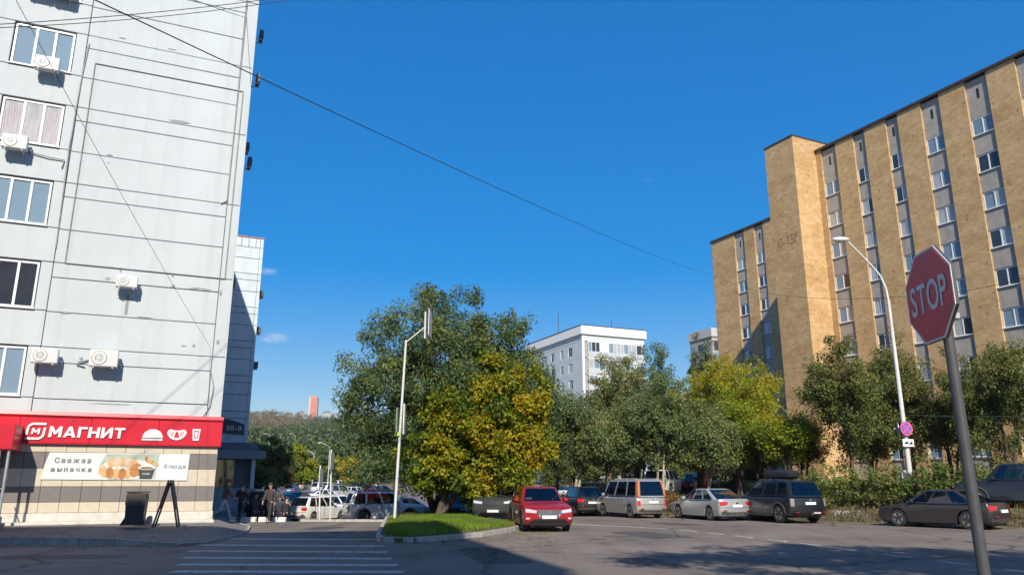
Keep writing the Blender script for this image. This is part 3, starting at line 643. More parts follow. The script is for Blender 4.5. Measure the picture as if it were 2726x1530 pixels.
# entrance porch at the left end of the shop
porch = tag(empty('shop_porch', lp(0, 0), R(90-LAZ)), 'red canopy porch on steel posts at the end of the shop front', 'porch')
part('canopy', (-10.3, -6.32, -1.75, -.16, 2.72, 3.55), M_RED, porch, .02)
for x in (-6.42, -6.68): MB().tube([(x, -1.62, .25), (x, -1.62, 2.73)], .045, 10).build('post', M_METAL, porch, 60)
MB().tube([(-10.2, -1.62, .25), (-10.2, -1.62, 2.73)], .045, 10).build('post', M_METAL, porch, 60)
part('platform', (-10.3, -6.45, -1.75, -.76, .1, .62), M_CONC, porch, .02)
for k in range(3): part('step', (-10.3, -6.5, -1.76-.3*(k+1), -1.752-.3*k, .1, .62-.14*(k+1)), M_CONC, porch, .015)
MB().tube([(-6.5, -1.6, 1.5), (-6.5, -.8, 1.5)], .02, 6).build('handrail', M_METAL, porch)

# ---- air conditioners
M_AC = mat('ac_white', (.55, .57, .57), .45, .06, 3); M_ACG = mat('ac_grille', (.20, .21, .21), .6); M_GREYAC = mat('ac_shaded_grey', (.07, .08, .085), .6, .2, 4)  # the dark casing grey has the shade of the end walls painted in
def ac_unit(s, z, w, h, d, label, side=False):
    """centre of the unit on the facade; side: hangs on the end wall instead"""
    if side: e = empty('air_conditioner', lp(0, s), R(90-LAZ)+R(90))     # local x runs into the depth, -y points off the end wall
    else: e = empty('air_conditioner', lp(s, 0), R(90-LAZ))
    e.location.z = z
    y1 = -.24; y0 = y1-d
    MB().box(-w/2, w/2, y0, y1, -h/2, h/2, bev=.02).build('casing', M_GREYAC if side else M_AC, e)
    cxg = -w*.16; r_ = h*.40
    gr = MB(); gr.lathe([(.01, y0-.012), (r_, y0-.012), (r_+.012, y0-.004), (r_+.012, y0+.01)], 24, 'y', (cxg, 0, 0)); go_ = gr.build('fan_grille', M_ACG, e, 40)
    rb = MB()
    for k in range(3): rb.lathe([(r_*(.3+.28*k), y0-.02), (r_*(.3+.28*k)+.012, y0-.022), (r_*(.3+.28*k)+.024, y0-.02), (r_*(.3+.28*k)+.012, y0-.014)], 20, 'y', (cxg, 0, 0))
    for k in range(4): a_ = math.pi*k/4; rb.tube([(cxg-r_*math.cos(a_), y0-.02, -r_*math.sin(a_)), (cxg+r_*math.cos(a_), y0-.02, r_*math.sin(a_))], .006, 4)
    rb.lathe([(.001, y0-.03), (r_*.2, y0-.03), (r_*.22, y0-.012)], 12, 'y', (cxg, 0, 0))
    rb.build('fan_guard', M_AC, go_)
    for sx in (-.33, .33):
        MB().box(w*sx-.02, w*sx+.02, y0+.02, -.0, -h/2-.045, -h/2-.003).box(w*sx-.02, w*sx+.02, -.03, 0, -h/2-.32, -h/2-.046).build('bracket', M_GREYP, e)
    MB().tube([(w/2-.03, y1-.05, -h*.2), (w/2+.10, y1, -h*.3), (w/2+.12, -.03, -h*.5)], .015, 6).build('pipe', M_GREYP, e)
    return tag(e, label, 'air conditioner')
ac_unit(-7.33, 17.02, .80, .52, .30, 'white air conditioner under the blue-reflecting top window of the white building')
ac_unit(-7.93, 13.70, .80, .52, .30, 'white air conditioner under the window with mauve blinds')
ac_unit(-10.6, 13.55, .80, .52, .30, 'white air conditioner left of the window with mauve blinds')
ac_unit(-8.05, 20.35, .80, .55, .30, 'white air conditioner high on the white building, first of a pair')
ac_unit(-7.22, 20.30, .78, .55, .30, 'white air conditioner high on the white building, beside a pipe loop')
a3 = ac_unit(-3.72, 8.90, .72, .45, .28, 'small white air conditioner alone on the blank bay with a stain below')
a4 = ac_unit(-5.98, 5.98, .82, .52, .30, 'white air conditioner above the emblem of the red sign')
a5 = ac_unit(-4.14, 6.0, .92, .60, .34, 'largest white air conditioner with a dark round grille above the red sign')
MB().tube([(-4.6, -.05, 5.98), (-4.95, -.08, 5.9), (-5.0, -.05, 5.78), (-4.75, -.05, 5.72)], .025, 6).build('pipe_loop', M_SEAL, white_b)
MB().tube([(-7.6, -.06, 13.55), (-6.9, -.08, 13.45), (-6.35, -.06, 13.42), (-6.4, -.05, 13.1)], .022, 6).build('pipe_loop', M_SEAL, white_b)
MB().box(-3.70, -3.60, -.008, .0, 7.75, 8.5).build('rust_stain', M_SEAL, white_b)
k = 0
for (z, d, lb) in ((21.3, 1.6, 'topmost'), (18.9, 1.2, 'second from the top'), (16.9, 4.2, 'third from the top'), (15.2, 1.8, 'fourth from the top'), (10.6, 5.5, 'lowest')):
    ac_unit(d, z, .55, .42, .16, 'air conditioner hanging on the end wall of the white building, %s' % lb, side=True)

# ------------------------------------------------------------------ second white building further along the street
YB2 = 68.0
C2 = at_y(703, 637, YB2); C2z = C2.z
b2 = tag(empty('apartment_building', (C2.x, C2.y, -.6), R(90-LAZ)), 'white panel building half in shadow behind the shop building, with a dark entrance canopy', 'building')
H2 = C2z+.6
part('core_wall', (-22, -.03, .08, 20, 0, H2-.2), M_JOINT, b2); part('end_wall', (-.03, 0, 0, 20, 0, H2), M_PANEL2, b2)
zz = H2; steps = [.95, .75, .75, 1.55, 1.9, 1.5]
z = H2; i = 0
while z > 5.5:
    st = .9 if i == 0 else (1.05 if i % 3 == 1 else (1.45 if i % 3 == 2 else .6)); z0 = max(z-st, 5.2)
    part('wall_panel', (-7.0+.03, -.3, 0+RNG.uniform(-.006, .006), .12, z0+.025, z-.025), M_PANEL2, b2, .012)
    part('corner_panel', (-.27, -.002, -.004, .12, z0+.02, z-.02), M_PANEL2, b2, .01)
    z = z0; i += 1
for k in range(11): part('parapet_rib', (-6.9+k*.62, -6.9+k*.62+.06, -.03, -.008, H2-.85, H2-.1), M_JOINT, b2)
part('coping', (-22, .05, -.06, 20, H2+.003, H2+.1), mat('rusty_coping', (.33, .18, .13), .8, .3, 3), b2)
part('ground_wall', (-22, .0, .02, .12, 0, 5.18), M_CONC, b2)
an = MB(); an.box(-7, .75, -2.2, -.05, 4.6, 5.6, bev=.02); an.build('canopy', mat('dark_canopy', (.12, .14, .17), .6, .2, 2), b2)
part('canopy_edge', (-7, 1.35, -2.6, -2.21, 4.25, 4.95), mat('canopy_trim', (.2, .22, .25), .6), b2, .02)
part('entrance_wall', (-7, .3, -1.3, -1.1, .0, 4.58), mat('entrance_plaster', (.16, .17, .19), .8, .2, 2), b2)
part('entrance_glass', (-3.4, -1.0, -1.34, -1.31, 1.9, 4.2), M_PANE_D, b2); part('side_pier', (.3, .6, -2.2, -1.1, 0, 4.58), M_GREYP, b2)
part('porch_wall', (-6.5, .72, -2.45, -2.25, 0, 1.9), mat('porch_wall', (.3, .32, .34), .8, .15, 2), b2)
pl = MB(); pts_ = [(-4.6, 6.7), (-.35, 6.35)]+[(-.35-4.25*k/10, 6.95+.75*math.sin(math.pi*(.12+.80*k/10))) for k in range(11)]
pl.prism(pts_, -.10, -.03, 'y'); pl.build('address_plate', mat('plate_dark', (.03, .04, .06), .5), b2)
letters('30-11', b2, -1.85, 6.72, -.115, .40, mat('plate_text', (.5, .52, .55), .6), track=.06, off=.01, ext=.008, width=1.25)
for (z, lb) in ((18.6, 'upper'), (15.2, 'middle'), (12.0, 'lower')):
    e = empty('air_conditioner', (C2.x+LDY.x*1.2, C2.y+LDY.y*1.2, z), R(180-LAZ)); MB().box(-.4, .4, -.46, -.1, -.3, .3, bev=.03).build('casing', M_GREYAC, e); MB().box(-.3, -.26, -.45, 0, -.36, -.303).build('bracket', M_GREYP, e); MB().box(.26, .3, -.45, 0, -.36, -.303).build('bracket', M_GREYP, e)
    MB().lathe([(.01, -.475), (.2, -.475), (.21, -.462)], 16, 'y', (-.08, 0, 0)).build('fan_grille', M_ACG, e)
    tag(e, 'air conditioner on the end wall of the shadowed white building, %s one' % lb, 'air conditioner')

# ------------------------------------------------------------------ ochre brick building (right)
RAZ = -26.0; RT = az_dir(RAZ); RNv = Vector((math.cos(R(RAZ)), -math.sin(R(RAZ)), 0)); RO = RNv*54
rb_ = tag(empty('brick_building', (RO.x, RO.y, 0), math.atan2(RT.y, RT.x)), 'long ochre brick apartment building with a projecting stair tower', 'building')
HR, Z0 = 31.2, .4
part('core_wall', (8, 47.0, -14, -.45, Z0, HR-.4), M_SPAND, rb_)
cols = [(44.65, 46.3), (41.55, 42.75), (38.3, 39.45), (34.6, 36.2), (30.8, 32.5), (27.0, 28.7), (23.3, 25.0), (19.6, 21.3), (15.9, 17.6)]
ed = [47.0]
for a_, b_ in cols: ed += [b_, a_]
ed.append(8.0)
for i in range(0, len(ed)-1, 2): part('brick_pier', (ed[i+1], ed[i], -.42, 0.0, Z0, HR-.002), M_BRICK, rb_)
PM = [M_PANE, M_PANE_L, M_PANE_D, M_PANE, M_PANE_L]
for ci, (a_, b_) in enumerate(cols):
    part('attic_panel', (a_+.01, b_-.01, -.44, -.16, 28.02, HR-.12), M_SPAND, rb_)
    part('attic_slot', ((a_+b_)/2-.1, (a_+b_)/2+.1, -.17, -.152, 29.5, 30.3), M_BLACK, rb_)
    for k in range(9):
        zs = 26.68-2.9*k
        if zs < 3: break
        part('spandrel_panel', (a_+.01, b_-.01, -.44, -.14, zs-1.55, zs-.07), M_SPAND, rb_)
        if ci < 7: window(rb_, a_+.02, b_-.02, zs, zs+1.32, -.18, 1, (.5,) if b_-a_ > 1.4 else (.42,), [RNG.choice(PM), RNG.choice(PM)], fw=.07)
part('roof_edge', (7.9, 47.0, -14, .14, HR+.003, HR+.22), M_ROOFM, rb_)
# stair tower
part('stair_tower', (46.9, 50.35, -7.5, 2.75, Z0, 32.35), M_BRICK, rb_)
part('tower_coping', (46.86, 50.4, -7.5, 2.8, 32.353, 32.5), M_ROOFM, rb_)
items = []; cx_ = 0
for ch in '10-75г':
    me = text_mesh(ch, 1.3, mat('faded_red_paint', (.30, .13, .07), .9, .3, 3), .004, 0, 'letter'); xs_ = [v.co.x for v in me.vertices]; items.append((me, cx_-min(xs_))); cx_ += max(xs_)-min(xs_)+.13
kx = 2.5/cx_
for me, px in items: inst('letter', me, rb_, (49.75-px*kx, 2.757, 22.4), (math.pi/2, 0, math.pi), (kx, 1, 1))
# set-back wing
WY = -10.3
part('wing_core', (47.2, 73.5, WY-13, WY-.45, Z0, HR), M_SPAND, rb_)
wc = [(67.7, 69.35), (64.5, 65.95), (61.0, 62.6), (57.6, 59.2), (54.2, 55.8)]
ed = [73.55]
for a_, b_ in wc: ed += [b_, a_]
ed.append(47.1)
for i in range(0, len(ed)-1, 2): part('brick_pier', (ed[i+1], ed[i], WY-.42, WY, Z0, 31.5), M_BRICK, rb_)
for ci, (a_, b_) in enumerate(wc):
    part('attic_panel', (a_+.01, b_-.01, WY-.44, WY-.16, 28.1, 31.4), M_SPAND, rb_); part('attic_slot', ((a_+b_)/2-.1, (a_+b_)/2+.1, WY-.17, WY-.152, 29.6, 30.4), M_BLACK, rb_)
    for k in range(8):
        zs = 26.75-2.8*k
        part('spandrel_panel', (a_+.01, b_-.01, WY-.44, WY-.14, zs-1.45, zs-.07), M_SPAND, rb_)
        if ci < 3: window(rb_, a_+.02, b_-.02, zs, zs+1.3, WY-.18, 1, (.5,), [RNG.choice(PM), RNG.choice(PM)], fw=.07)
part('roof_edge', (47.1, 73.7, WY-13, WY+.14, 31.503, 31.72), M_ROOFM, rb_)
part('end_wall', (73.5, 73.56, WY-13, WY, Z0, 31.5), M_BRICK, rb_)

# ------------------------------------------------------------------ far white apartment block with loggias
FBZ = 2.0; FC = at_y(1549, 866, 130.0); FH = FC.z-FBZ
fb = tag(empty('apartment_building', (FC.x, FC.y, FBZ), R(90-66)), 'white nine-storey apartment block with glazed loggias rising behind the trees', 'building')
part('core_wall', (.25, 12.5, .2, 22, 0, FH-.6), M_PANEL2, fb)
M_FBG = mat('blue_grey_panel', (.50, .55, .57), .8, .08, .8)
# left flank (local x = 0 plane, facing -x) runs along +y (into the depth)
flank = []
for k in range(8):
    zt = FH-2.62-2.85*k; z0 = max(zt-2.85, 0)
    if zt < 1: break
    yy = [0.0, 3.55, 5.2, 6.9, 8.5, 10.3, 11.9, 22.0]
    wins = [(3.62, 5.12), (6.98, 8.08), (10.35, 11.85), (13.6, 15.1), (16.8, 18.3)]
    wz1, wz0 = zt-.62, zt-2.15
    if wz0 < .5: continue
    part('wall_panel', (0, .2, .42, 22, zt-.60, zt-.02), M_FBG, fb); part('wall_panel', (0, .2, .42, 22, z0+.0, wz0-.02), M_FBG, fb)
    prev_ = .42
    for a_, b_ in wins: part('wall_pier', (0, .2, prev_, a_, wz0-.02, wz1+.02), M_FBG, fb); prev_ = b_
    part('wall_pier', (0, .2, prev_, 22, wz0-.02, wz1+.02), M_FBG, fb)
    for a_, b_ in wins:
        o = inst('window', box_mesh('window', (.1, .2, a_, b_, wz0-.02, wz1+.02), M_FRAME), fb)
        h_ = (b_-a_)/2
        for j in range(2): inst('pane', box_mesh('pane', (.085, .098, a_+.06+j*h_, a_+h_-.04+j*h_, wz0+.06, wz1-.06), RNG.choice([M_PANE, M_PANE_L, M_PANE_D])), o)
part('corner_pier', (-.04, .42, -.04, .40, 0, FH-1.6), M_FRAME, fb)
part('cornice', (-.35, 12.9, -.35, 22, FH-1.5, FH), mat('white_cornice', (.74, .75, .74), .7), fb, .03)
part('cornice_shadow_gap', (-.02, 12.55, -.02, 22, FH-2.6, FH-1.503), M_FBG, fb)
part('roof_edge', (-.4, 12.95, -.4, 22, FH+.003, FH+.12), M_ROOFM, fb)
for k in range(8):                                             # loggia bands on the lit front
    zt = FH-2.62-2.85*k
    if zt < 2.9: break
    part('loggia_parapet', (.95, 12.4, -.35, -.15, zt-2.85+.1, zt-1.78), M_PANEL, fb)
    part('loggia_slab', (.7, 12.45, -.3, .2, zt-2.85-.1, zt-2.85+.08), M_CONCL, fb)
    part('loggia_side', (.45, .93, -.1, .2, zt-2.75, zt-.12), M_SPAND, fb)
    x = 1.0
    fr = MB()
    while x < 12.2:
        w = RNG.choice([.62, .8, 1.0]); x1 = min(x+w, 12.4)
        fr.box(x, x+.09, -.30, -.2, zt-1.775, zt-.15)
        part('loggia_pane', (x+.09, x1, -.27, -.25, zt-1.775, zt-.2), RNG.choice([M_PANE, M_PANE, M_PANE_L, M_PANE_D, M_FRAME]), fb); x = x1
    fr.box(.95, 12.4, -.305, -.18, zt-.2, zt-.05); fr.build('loggia_frame', M_FRAME, fb)
for (x, y, h) in ((.4, 9.5, 4.2), (6.4, .8, 1.6)): MB().tube([(x, y, FH+.1), (x, y, FH+h)], .06, 6).build('roof_mast', M_DKGREY, fb)
# grey block seen between the far block and the brick wing
c5 = at_y(1893, 872, 190.0)
gb = tag(empty('apartment_building', (c5.x, c5.y, 2), R(90-66)), 'grey apartment block mostly hidden behind the brick wing', 'building')
part('wall', (0, 25, 0, 9, 0, c5.z-2), M_SPAND, gb); part('cornice', (-.3, 25, -.3, 9.2, c5.z-4.2, c5.z-2.01), mat('pale_cornice', (.42, .43, .44), .8), gb)
for k in range(7):
    for j in range(6): part('window', (.6+j*3.2, 2.6+j*3.2, -.06, .05, c5.z-7.6-2.9*k, c5.z-5.2-2.9*k), M_PANE if (j+k) % 2 else M_PANE_D, gb)
for k in range(7):
    for j in range(3): part('flank_window', (-.06, .05, .8+j*2.9, 2.6+j*2.9, c5.z-7.6-2.9*k, c5.z-5.6-2.9*k), M_PANE_D if (j+k) % 2 else M_PANE, gb)
# distant hilltop buildings
c6 = at_y(833, 1112, 1500.0)
pt = tag(empty('tower_block', (c6.x, c6.y, c6.z-30), R(8)), 'distant pink brick tower block on the hilltop', 'building')
M_PINK = mat('pink_brick', (.50, .21, .15), .85, .12, .05)
part('wall', (-8, 8, -8, 8, 0, 69), M_PINK, pt); part('roof_box', (-5, 5, -5, 5, 69.0, 71.5), M_PINK, pt); part('stair_strip', (-8.3, -5.2, -8.3, -8.02, 5, 69.5), mat('pale_pink', (.62, .42, .36), .85), pt)
for k in range(20): part('window_band', (-4.6, 7.4, -8.12, -8.02, 6+k*3.1, 7.3+k*3.1), mat('far_window_band', (.40, .17, .13), .6), pt)
k = 0
for (u, w, hh) in ((716, 16, 9), (735, 10, 6), (772, 22, 7), (801, 12, 10), (868, 16, 10), (880, 9, 5), (893, 14, 6)):
    c7 = at_y(u, 1113, 1380.0+10*k)
    e = tag(empty('hilltop_house', (c7.x, c7.y, c7.z-12), R(12*k)), ['widest pale block at the left end of the hilltop', 'pale hilltop house left of the pink tower, second from the shadowed building', 'broad low pale house left of the pink tower', 'pale house just left of the pink tower block', 'pale house just right of the pink tower block', 'smallest pale house right of the pink tower', 'pale hilltop house nearest the big dark tree'][k], 'house', 'houses on the hilltop')
    ww = w/2120*1380; part('wall', (-ww/2, ww/2, -6, 6, 0, 12+hh), M_PANEL, e)
    MB().prism([(-ww/2-.6, 12+hh), (ww/2+.6, 12+hh), (0, 12+hh+3.5)], -6.5, 6.5, 'y').build('roof', mat('far_roof', (.25, .2, .18), .8), e); k += 1
# building behind the viewer that shades the crossing (its right edge and roof line draw the shadow)
sb = tag(empty('apartment_building', (.75, -4.3, 0), R(-16+180+0)), 'grey panel building on the near side of the street, opposite the shop', 'building')
sb.rotation_euler = (0, 0, R(16)); HS = 25.4
part('wall', (-34, 0, -14, 0, -.2, HS), M_PANEL2, sb); part('parapet', (-34.1, .1, -14.1, .1, HS+.003, HS+.5), M_CONC, sb)
for k in range(7):
    for j in range(8): window(sb, -32.5+j*4, -30.5+j*4, 4.5+k*3, 6.1+k*3, .06, 1, (.5,), [M_PANE])

# ------------------------------------------------------------------ trees and shrubs
def leaves(C, Rad, tint_c, per, size, droop=0.0, jit=.16, aspect=.5):
    """leaf faces scattered round clump centres C (k,3) with radii Rad (k,3)"""
    k = len(C); n = k*per
    c = np.repeat(C, per, 0); r = np.repeat(Rad, per, 0); t = np.repeat(tint_c, per)+NPR.normal(0, jit, n)
    d = NPR.normal(size=(n, 3)); d /= np.linalg.norm(d, axis=1)[:, None]
    rr = NPR.uniform(0, 1, n)**.45
    p = c+d*r*rr[:, None]
    # leaf axis: outwards, hanging down a little
    ax = d*.7+NPR.normal(0, .6, (n, 3)); ax[:, 2] -= droop; ax /= np.linalg.norm(ax, axis=1)[:, None]
    up = NPR.normal(0, .75, (n, 3))+np.array([0, 0, .9])+d*.5
    sd = np.cross(ax, up); sd /= np.linalg.norm(sd, axis=1)[:, None]+1e-9
    nm = np.cross(sd, ax)
    L = size*NPR.uniform(.4, 1.45, n)[:, None]; W = L*aspect
    V = np.empty((n, 4, 3)); V[:, 0] = p-ax*L*.5; V[:, 1] = p+sd*W*.5+nm*L*.10; V[:, 2] = p+ax*L*.5-nm*L*.06; V[:, 3] = p-sd*W*.5+nm*L*.10
    return V.reshape(-1, 3), np.clip(np.repeat(t, 4), 0, 1)
def limb(mb, a, b, r0, r1, sag=.0, n=6, segs=4):
    a, b = Vector(a), Vector(b); pts = []; rs = []; L_ = (b-a).length
    off = Vector((RNG.uniform(-1, 1), RNG.uniform(-1, 1), RNG.uniform(0, .6)))*L_*.10
    for i in range(segs+1):
        f_ = i/segs; pts.append(a.lerp(b, f_)+off*math.sin(math.pi*f_)+Vector((0, 0, sag*L_*f_*(1-f_)))); rs.append(r0*(1-f_)+r1*f_)
    mb.tube(pts, rs, n)
    return pts
def tree(name, label, base, lobes, nclump, per, size, m, trunk_r, bark=M_BARK, droop=.25, stems=1, group=None, tintf=None, crad=(.45, .9), fork=.35, shell=.5, aspect=.5, lean=(0, 0), cat='tree', sub=2):
    """lobes: list of (cx,cy,cz,rx,ry,rz) relative to base"""
    root = tag(empty(name, base), label, cat, group)
    vol = np.array([l[3]*l[4]*l[5] for l in lobes]); prob = vol/vol.sum()
    C, Rd, T = [], [], []
    for _ in range(nclump):
        l = lobes[NPR.choice(len(lobes), p=prob)]
        d = NPR.normal(size=3); d /= np.linalg.norm(d); rr = NPR.uniform(0, 1)**shell*NPR.uniform(.82, 1.08)
        p = np.array([l[0]+d[0]*l[3]*rr, l[1]+d[1]*l[4]*rr, l[2]+d[2]*l[5]*rr])
        s = NPR.uniform(*crad)
        C.append(p); Rd.append([s*NPR.uniform(.8, 1.2), s*NPR.uniform(.8, 1.2), s*NPR.uniform(.55, 1.0)*(1+droop*.6)])
        T.append(tintf(p, d) if tintf else NPR.uniform(.25, .65))
    C, Rd, T = np.array(C), np.array(Rd), np.array(T)
    V, tt = leaves(C, Rd, T, per, size, droop, aspect=aspect)
    # a few stray sprigs beyond the outline
    k = max(6, nclump//5); idx = NPR.choice(nclump, k); out = C[idx]-np.array([np.mean([l[j] for l in lobes]) for j in range(3)])
    out /= np.linalg.norm(out, axis=1)[:, None]; C2_ = C[idx]+out*Rd[idx]*1.1
    V2, t2 = leaves(C2_, Rd[idx]*.5, T[idx], max(8, per//5), size, droop, aspect=aspect)
    V = np.concatenate([V, V2]); tt = np.concatenate([tt, t2])
    F = np.arange(len(V)).reshape(-1, 4)
    inst('crown', np_mesh('crown', V, F, m, {'tint': tt}), root)
    mb = MB(); zc = np.mean([l[2] for l in lobes]); zb = min(l[2]-l[5] for l in lobes)
    forkz = max(.5, zb+(zc-zb)*fork); axes = []
    for s in range(stems):
        a0 = Vector((RNG.uniform(-.25, .25)*(stems > 1), RNG.uniform(-.25, .25)*(stems > 1), -.25))
        l = lobes[s % len(lobes)]
        topp = Vector((l[0]*.75+RNG.uniform(-.2, .2)+lean[0], l[1]*.75+lean[1], l[2]+l[5]*.45)); f1 = Vector((l[0]*.3+RNG.uniform(-.15, .15), l[1]*.3, forkz))
        rr = trunk_r/math.sqrt(stems)
        mb.tube([a0, a0+Vector((0, 0, .25)), a0.lerp(f1, .5)+Vector((RNG.uniform(-.1, .1), RNG.uniform(-.1, .1), 0)), f1, f1.lerp(topp, .5)+Vector((RNG.uniform(-.2, .2), RNG.uniform(-.2, .2), 0)), topp], [rr*1.35, rr*1.05, rr*.9, rr*.75, rr*.45, rr*.12], 9)
        axes.append((f1, topp, rr))
    order = NPR.permutation(nclump)[:min(nclump, 46)]
    for i in order:
        f1, tp, rr = axes[int(np.argmin([(Vector(C[i])-(a_[0]+a_[1])/2).length for a_ in axes]))]
        h = (C[i][2]-f1.z)/max(tp.z-f1.z, .1); a_ = f1.lerp(tp, min(max(h*.6-.05, 0), .85))
        pts = limb(mb, a_, C[i], rr*.30*(1-.5*min(max(h, 0), 1)), rr*.05, .12)
        for _ in range(sub):
            q = C[i]+NPR.normal(0, 1, 3)*Rd[i]*.7; mb.tube([pts[3], q], [rr*.06, rr*.015], 4, cap=False)
    mb.build('trunk', bark, root, 60)
    return root
L_ELM = leaf_mat('elm_leaves', [(0, (.065, .12, .055)), (.4, (.125, .195, .085)), (.7, (.22, .27, .08)), (1, (.38, .36, .07))], .42)
L_MAPLE = leaf_mat('maple_leaves', [(0, (.06, .12, .018)), (.3, (.17, .23, .018)), (.58, (.33, .32, .016)), (1, (.52, .34, .018))], .42)
L_GREY = leaf_mat('grey_green_leaves', [(0, (.085, .135, .055)), (.5, (.165, .225, .085)), (.85, (.25, .28, .085)), (1, (.33, .27, .10))])
L_DARK = leaf_mat('dark_leaves', [(0, (.07, .105, .035)), (.5, (.135, .18, .05)), (.85, (.21, .22, .06)), (1, (.28, .22, .07))])
L_YG = leaf_mat('yellow_green_leaves', [(0, (.09, .165, .02)), (.4, (.22, .30, .025)), (.75, (.40, .40, .025)), (1, (.50, .38, .035))], .42)
L_OR = leaf_mat('russet_leaves', [(0, (.07, .075, .025)), (.4, (.17, .12, .035)), (.8, (.30, .17, .045)), (1, (.36, .20, .06))])
L_SHRUB = leaf_mat('shrub_leaves', [(0, (.06, .11, .02)), (.5, (.13, .19, .04)), (1, (.24, .27, .06))])

# the big elm and the turning maple on the island
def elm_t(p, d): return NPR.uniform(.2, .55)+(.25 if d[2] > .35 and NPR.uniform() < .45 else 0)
tree('elm_tree', 'big dark green spreading tree on the grass island behind the yellowing maple', (-3.9, 40.2, .2),
     [(.9, 0, 6.8, 4.6, 3.4, 4.6), (-2.2, 0, 5.8, 3.1, 3.0, 4.4), (3.6, .4, 6.0, 2.9, 2.6, 3.9), (-1.4, 0, 9.4, 2.2, 2.2, 2.2), (2.6, .2, 9.2, 2.0, 2.0, 2.0), (.6, 0, 9.8, 2.0, 2, 1.9), (-3.8, 0, 3.8, 1.6, 1.8, 2.6), (-.4, 1, 3.6, 3.2, 2.5, 2.6), (-2.6, -.2, 2.6, 2.0, 1.8, 1.7), (4.8, .3, 3.8, 1.7, 1.8, 2.6), (5.1, .3, 6.0, 1.3, 1.6, 2.2), (-4.2, 0, 6.2, 1.2, 1.6, 1.8)],
     430, 240, .17, L_ELM, .34, droop=.55, stems=3, tintf=elm_t, crad=(.45, .85), fork=.3, aspect=.42, shell=.42)
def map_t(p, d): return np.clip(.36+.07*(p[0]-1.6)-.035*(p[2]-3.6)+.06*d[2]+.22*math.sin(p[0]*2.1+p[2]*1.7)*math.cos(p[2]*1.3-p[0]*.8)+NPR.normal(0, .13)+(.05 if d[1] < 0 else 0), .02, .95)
tree('maple_tree', 'bushy maple turning yellow, standing in front of the big dark tree on the island', (-3.5, 37.4, .25),
     [(1.7, 0, 3.8, 2.5, 2.0, 2.3), (3.2, 0, 5.0, 2.2, 2.0, 2.6), (.2, -.2, 3.3, 1.7, 1.6, 1.9), (2.4, -.3, 2.8, 2.4, 1.8, 1.4), (2.7, 0, 6.6, 1.3, 1.2, 1.4), (1.1, 0, 5.2, 1.2, 1.2, 1.5), (4.1, 0, 3.2, 1.6, 1.6, 1.8), (.6, -.4, 2.0, 1.9, 1.3, 1.1), (2.8, -.4, 1.9, 2.0, 1.3, 1.0), (-.2, -.5, 1.5, 1.2, 1.0, .8), (1.6, -.6, 1.35, 1.5, 1.0, .75), (3.4, -.5, 1.6, 1.3, 1.0, .8)],
     330, 230, .175, L_MAPLE, .22, droop=.3, stems=2, tintf=map_t, crad=(.36, .66), fork=.25, aspect=.66, shell=.42)

def rt(name, label, u, v_top, Y, w, m, v_bot=1285, nl=60, per=200, size=.145, tr=.14, bark=M_BARK, stems=1, droop=.25, tintf=None, group=None, x=None, crad=(.4, .75), lob=4, zlow=None):
    """tree whose top projects to (u, v_top) at depth Y on the bank; w = crown width in metres"""
    p = at_y(u, v_top, Y); zb = float(terr(p.x, Y)) if p.x > 1.5 else gh(p.x, Y)
    H = p.z-zb; lo = zlow if zlow is not None else (1.7 if p.x > 1.5 and Y < 62 else max(.6, H*.15)); cz = (H+lo)/2; rz = (H-lo)/2
    lobes = [(0, 0, cz, w*.36, w*.36, rz*.95)]
    for k in range(lob):
        a_ = 6.283*k/lob+RNG.uniform(-.5, .5); q = RNG.uniform(.16, .28)*w; lobes.append((math.cos(a_)*q, math.sin(a_)*q, cz+RNG.uniform(-.45, .35)*rz, w*RNG.uniform(.2, .3), w*RNG.uniform(.2, .3), rz*RNG.uniform(.4, .62)))
    return tree(name, label, (p.x, Y, zb), lobes, int(nl*1.3), per, size, m, tr, bark, droop, stems, group, tintf, crad)
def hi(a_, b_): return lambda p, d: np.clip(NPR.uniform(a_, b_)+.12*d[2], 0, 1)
rt('ash_tree', 'low grey-green tree just right of the yellow maple', 1530, 1030, 50, 5.4, L_GREY, nl=105, bark=M_BIRCH, stems=2)
rt('birch_tree', 'tall thin tree with brownish crown in front of the far white block', 1640, 900, 56, 5.6, L_GREY, nl=130, bark=M_BIRCH, stems=2, tintf=hi(.45, .95), crad=(.35, .65))
rt('poplar_tree', 'tall grey-green tree reaching above the others beside the far white block', 1735, 865, 72, 6.4, L_GREY, nl=120, per=150, size=.19, stems=2)
rt('willow_tree', 'green tree with pale slanting trunks behind the silver sedan', 1745, 985, 48, 5.6, L_GREY, nl=125, bark=M_BIRCH, stems=3, droop=.4)
rt('maple_tree', 'broad yellow-green tree in front of the brick wing', 1925, 910, 53, 8.6, L_YG, nl=190, per=190, tr=.2, stems=2, tintf=hi(.45, .9), lob=7)
rt('lilac_tree', 'green tree below the yellow-green crown, behind the dark off-roader', 1870, 1060, 47.5, 5.4, L_GREY, nl=120, bark=M_BIRCH, stems=3, tintf=hi(.35, .75))
rt('apple_tree', 'small olive-yellow tree before the stair tower', 2080, 1085, 46, 4.2, L_YG, nl=75, stems=2, tintf=hi(.1, .7))
rt('elm_tree', 'dark green tree in front of the brick facade, left of the tall lamp post', 2225, 895, 43, 5.4, L_DARK, nl=120, tr=.17, stems=2, tintf=hi(.35, .85))
rt('elm_tree', 'dark green tree behind the tall lamp post', 2380, 885, 46, 5.6, L_DARK, nl=110, tr=.17, stems=2, tintf=hi(.35, .85))
rt('elm_tree', 'dark bushy tree right of the stop sign post', 2625, 870, 41.5, 6.4, L_DARK, nl=140, tr=.18, stems=2, tintf=hi(.35, .85))
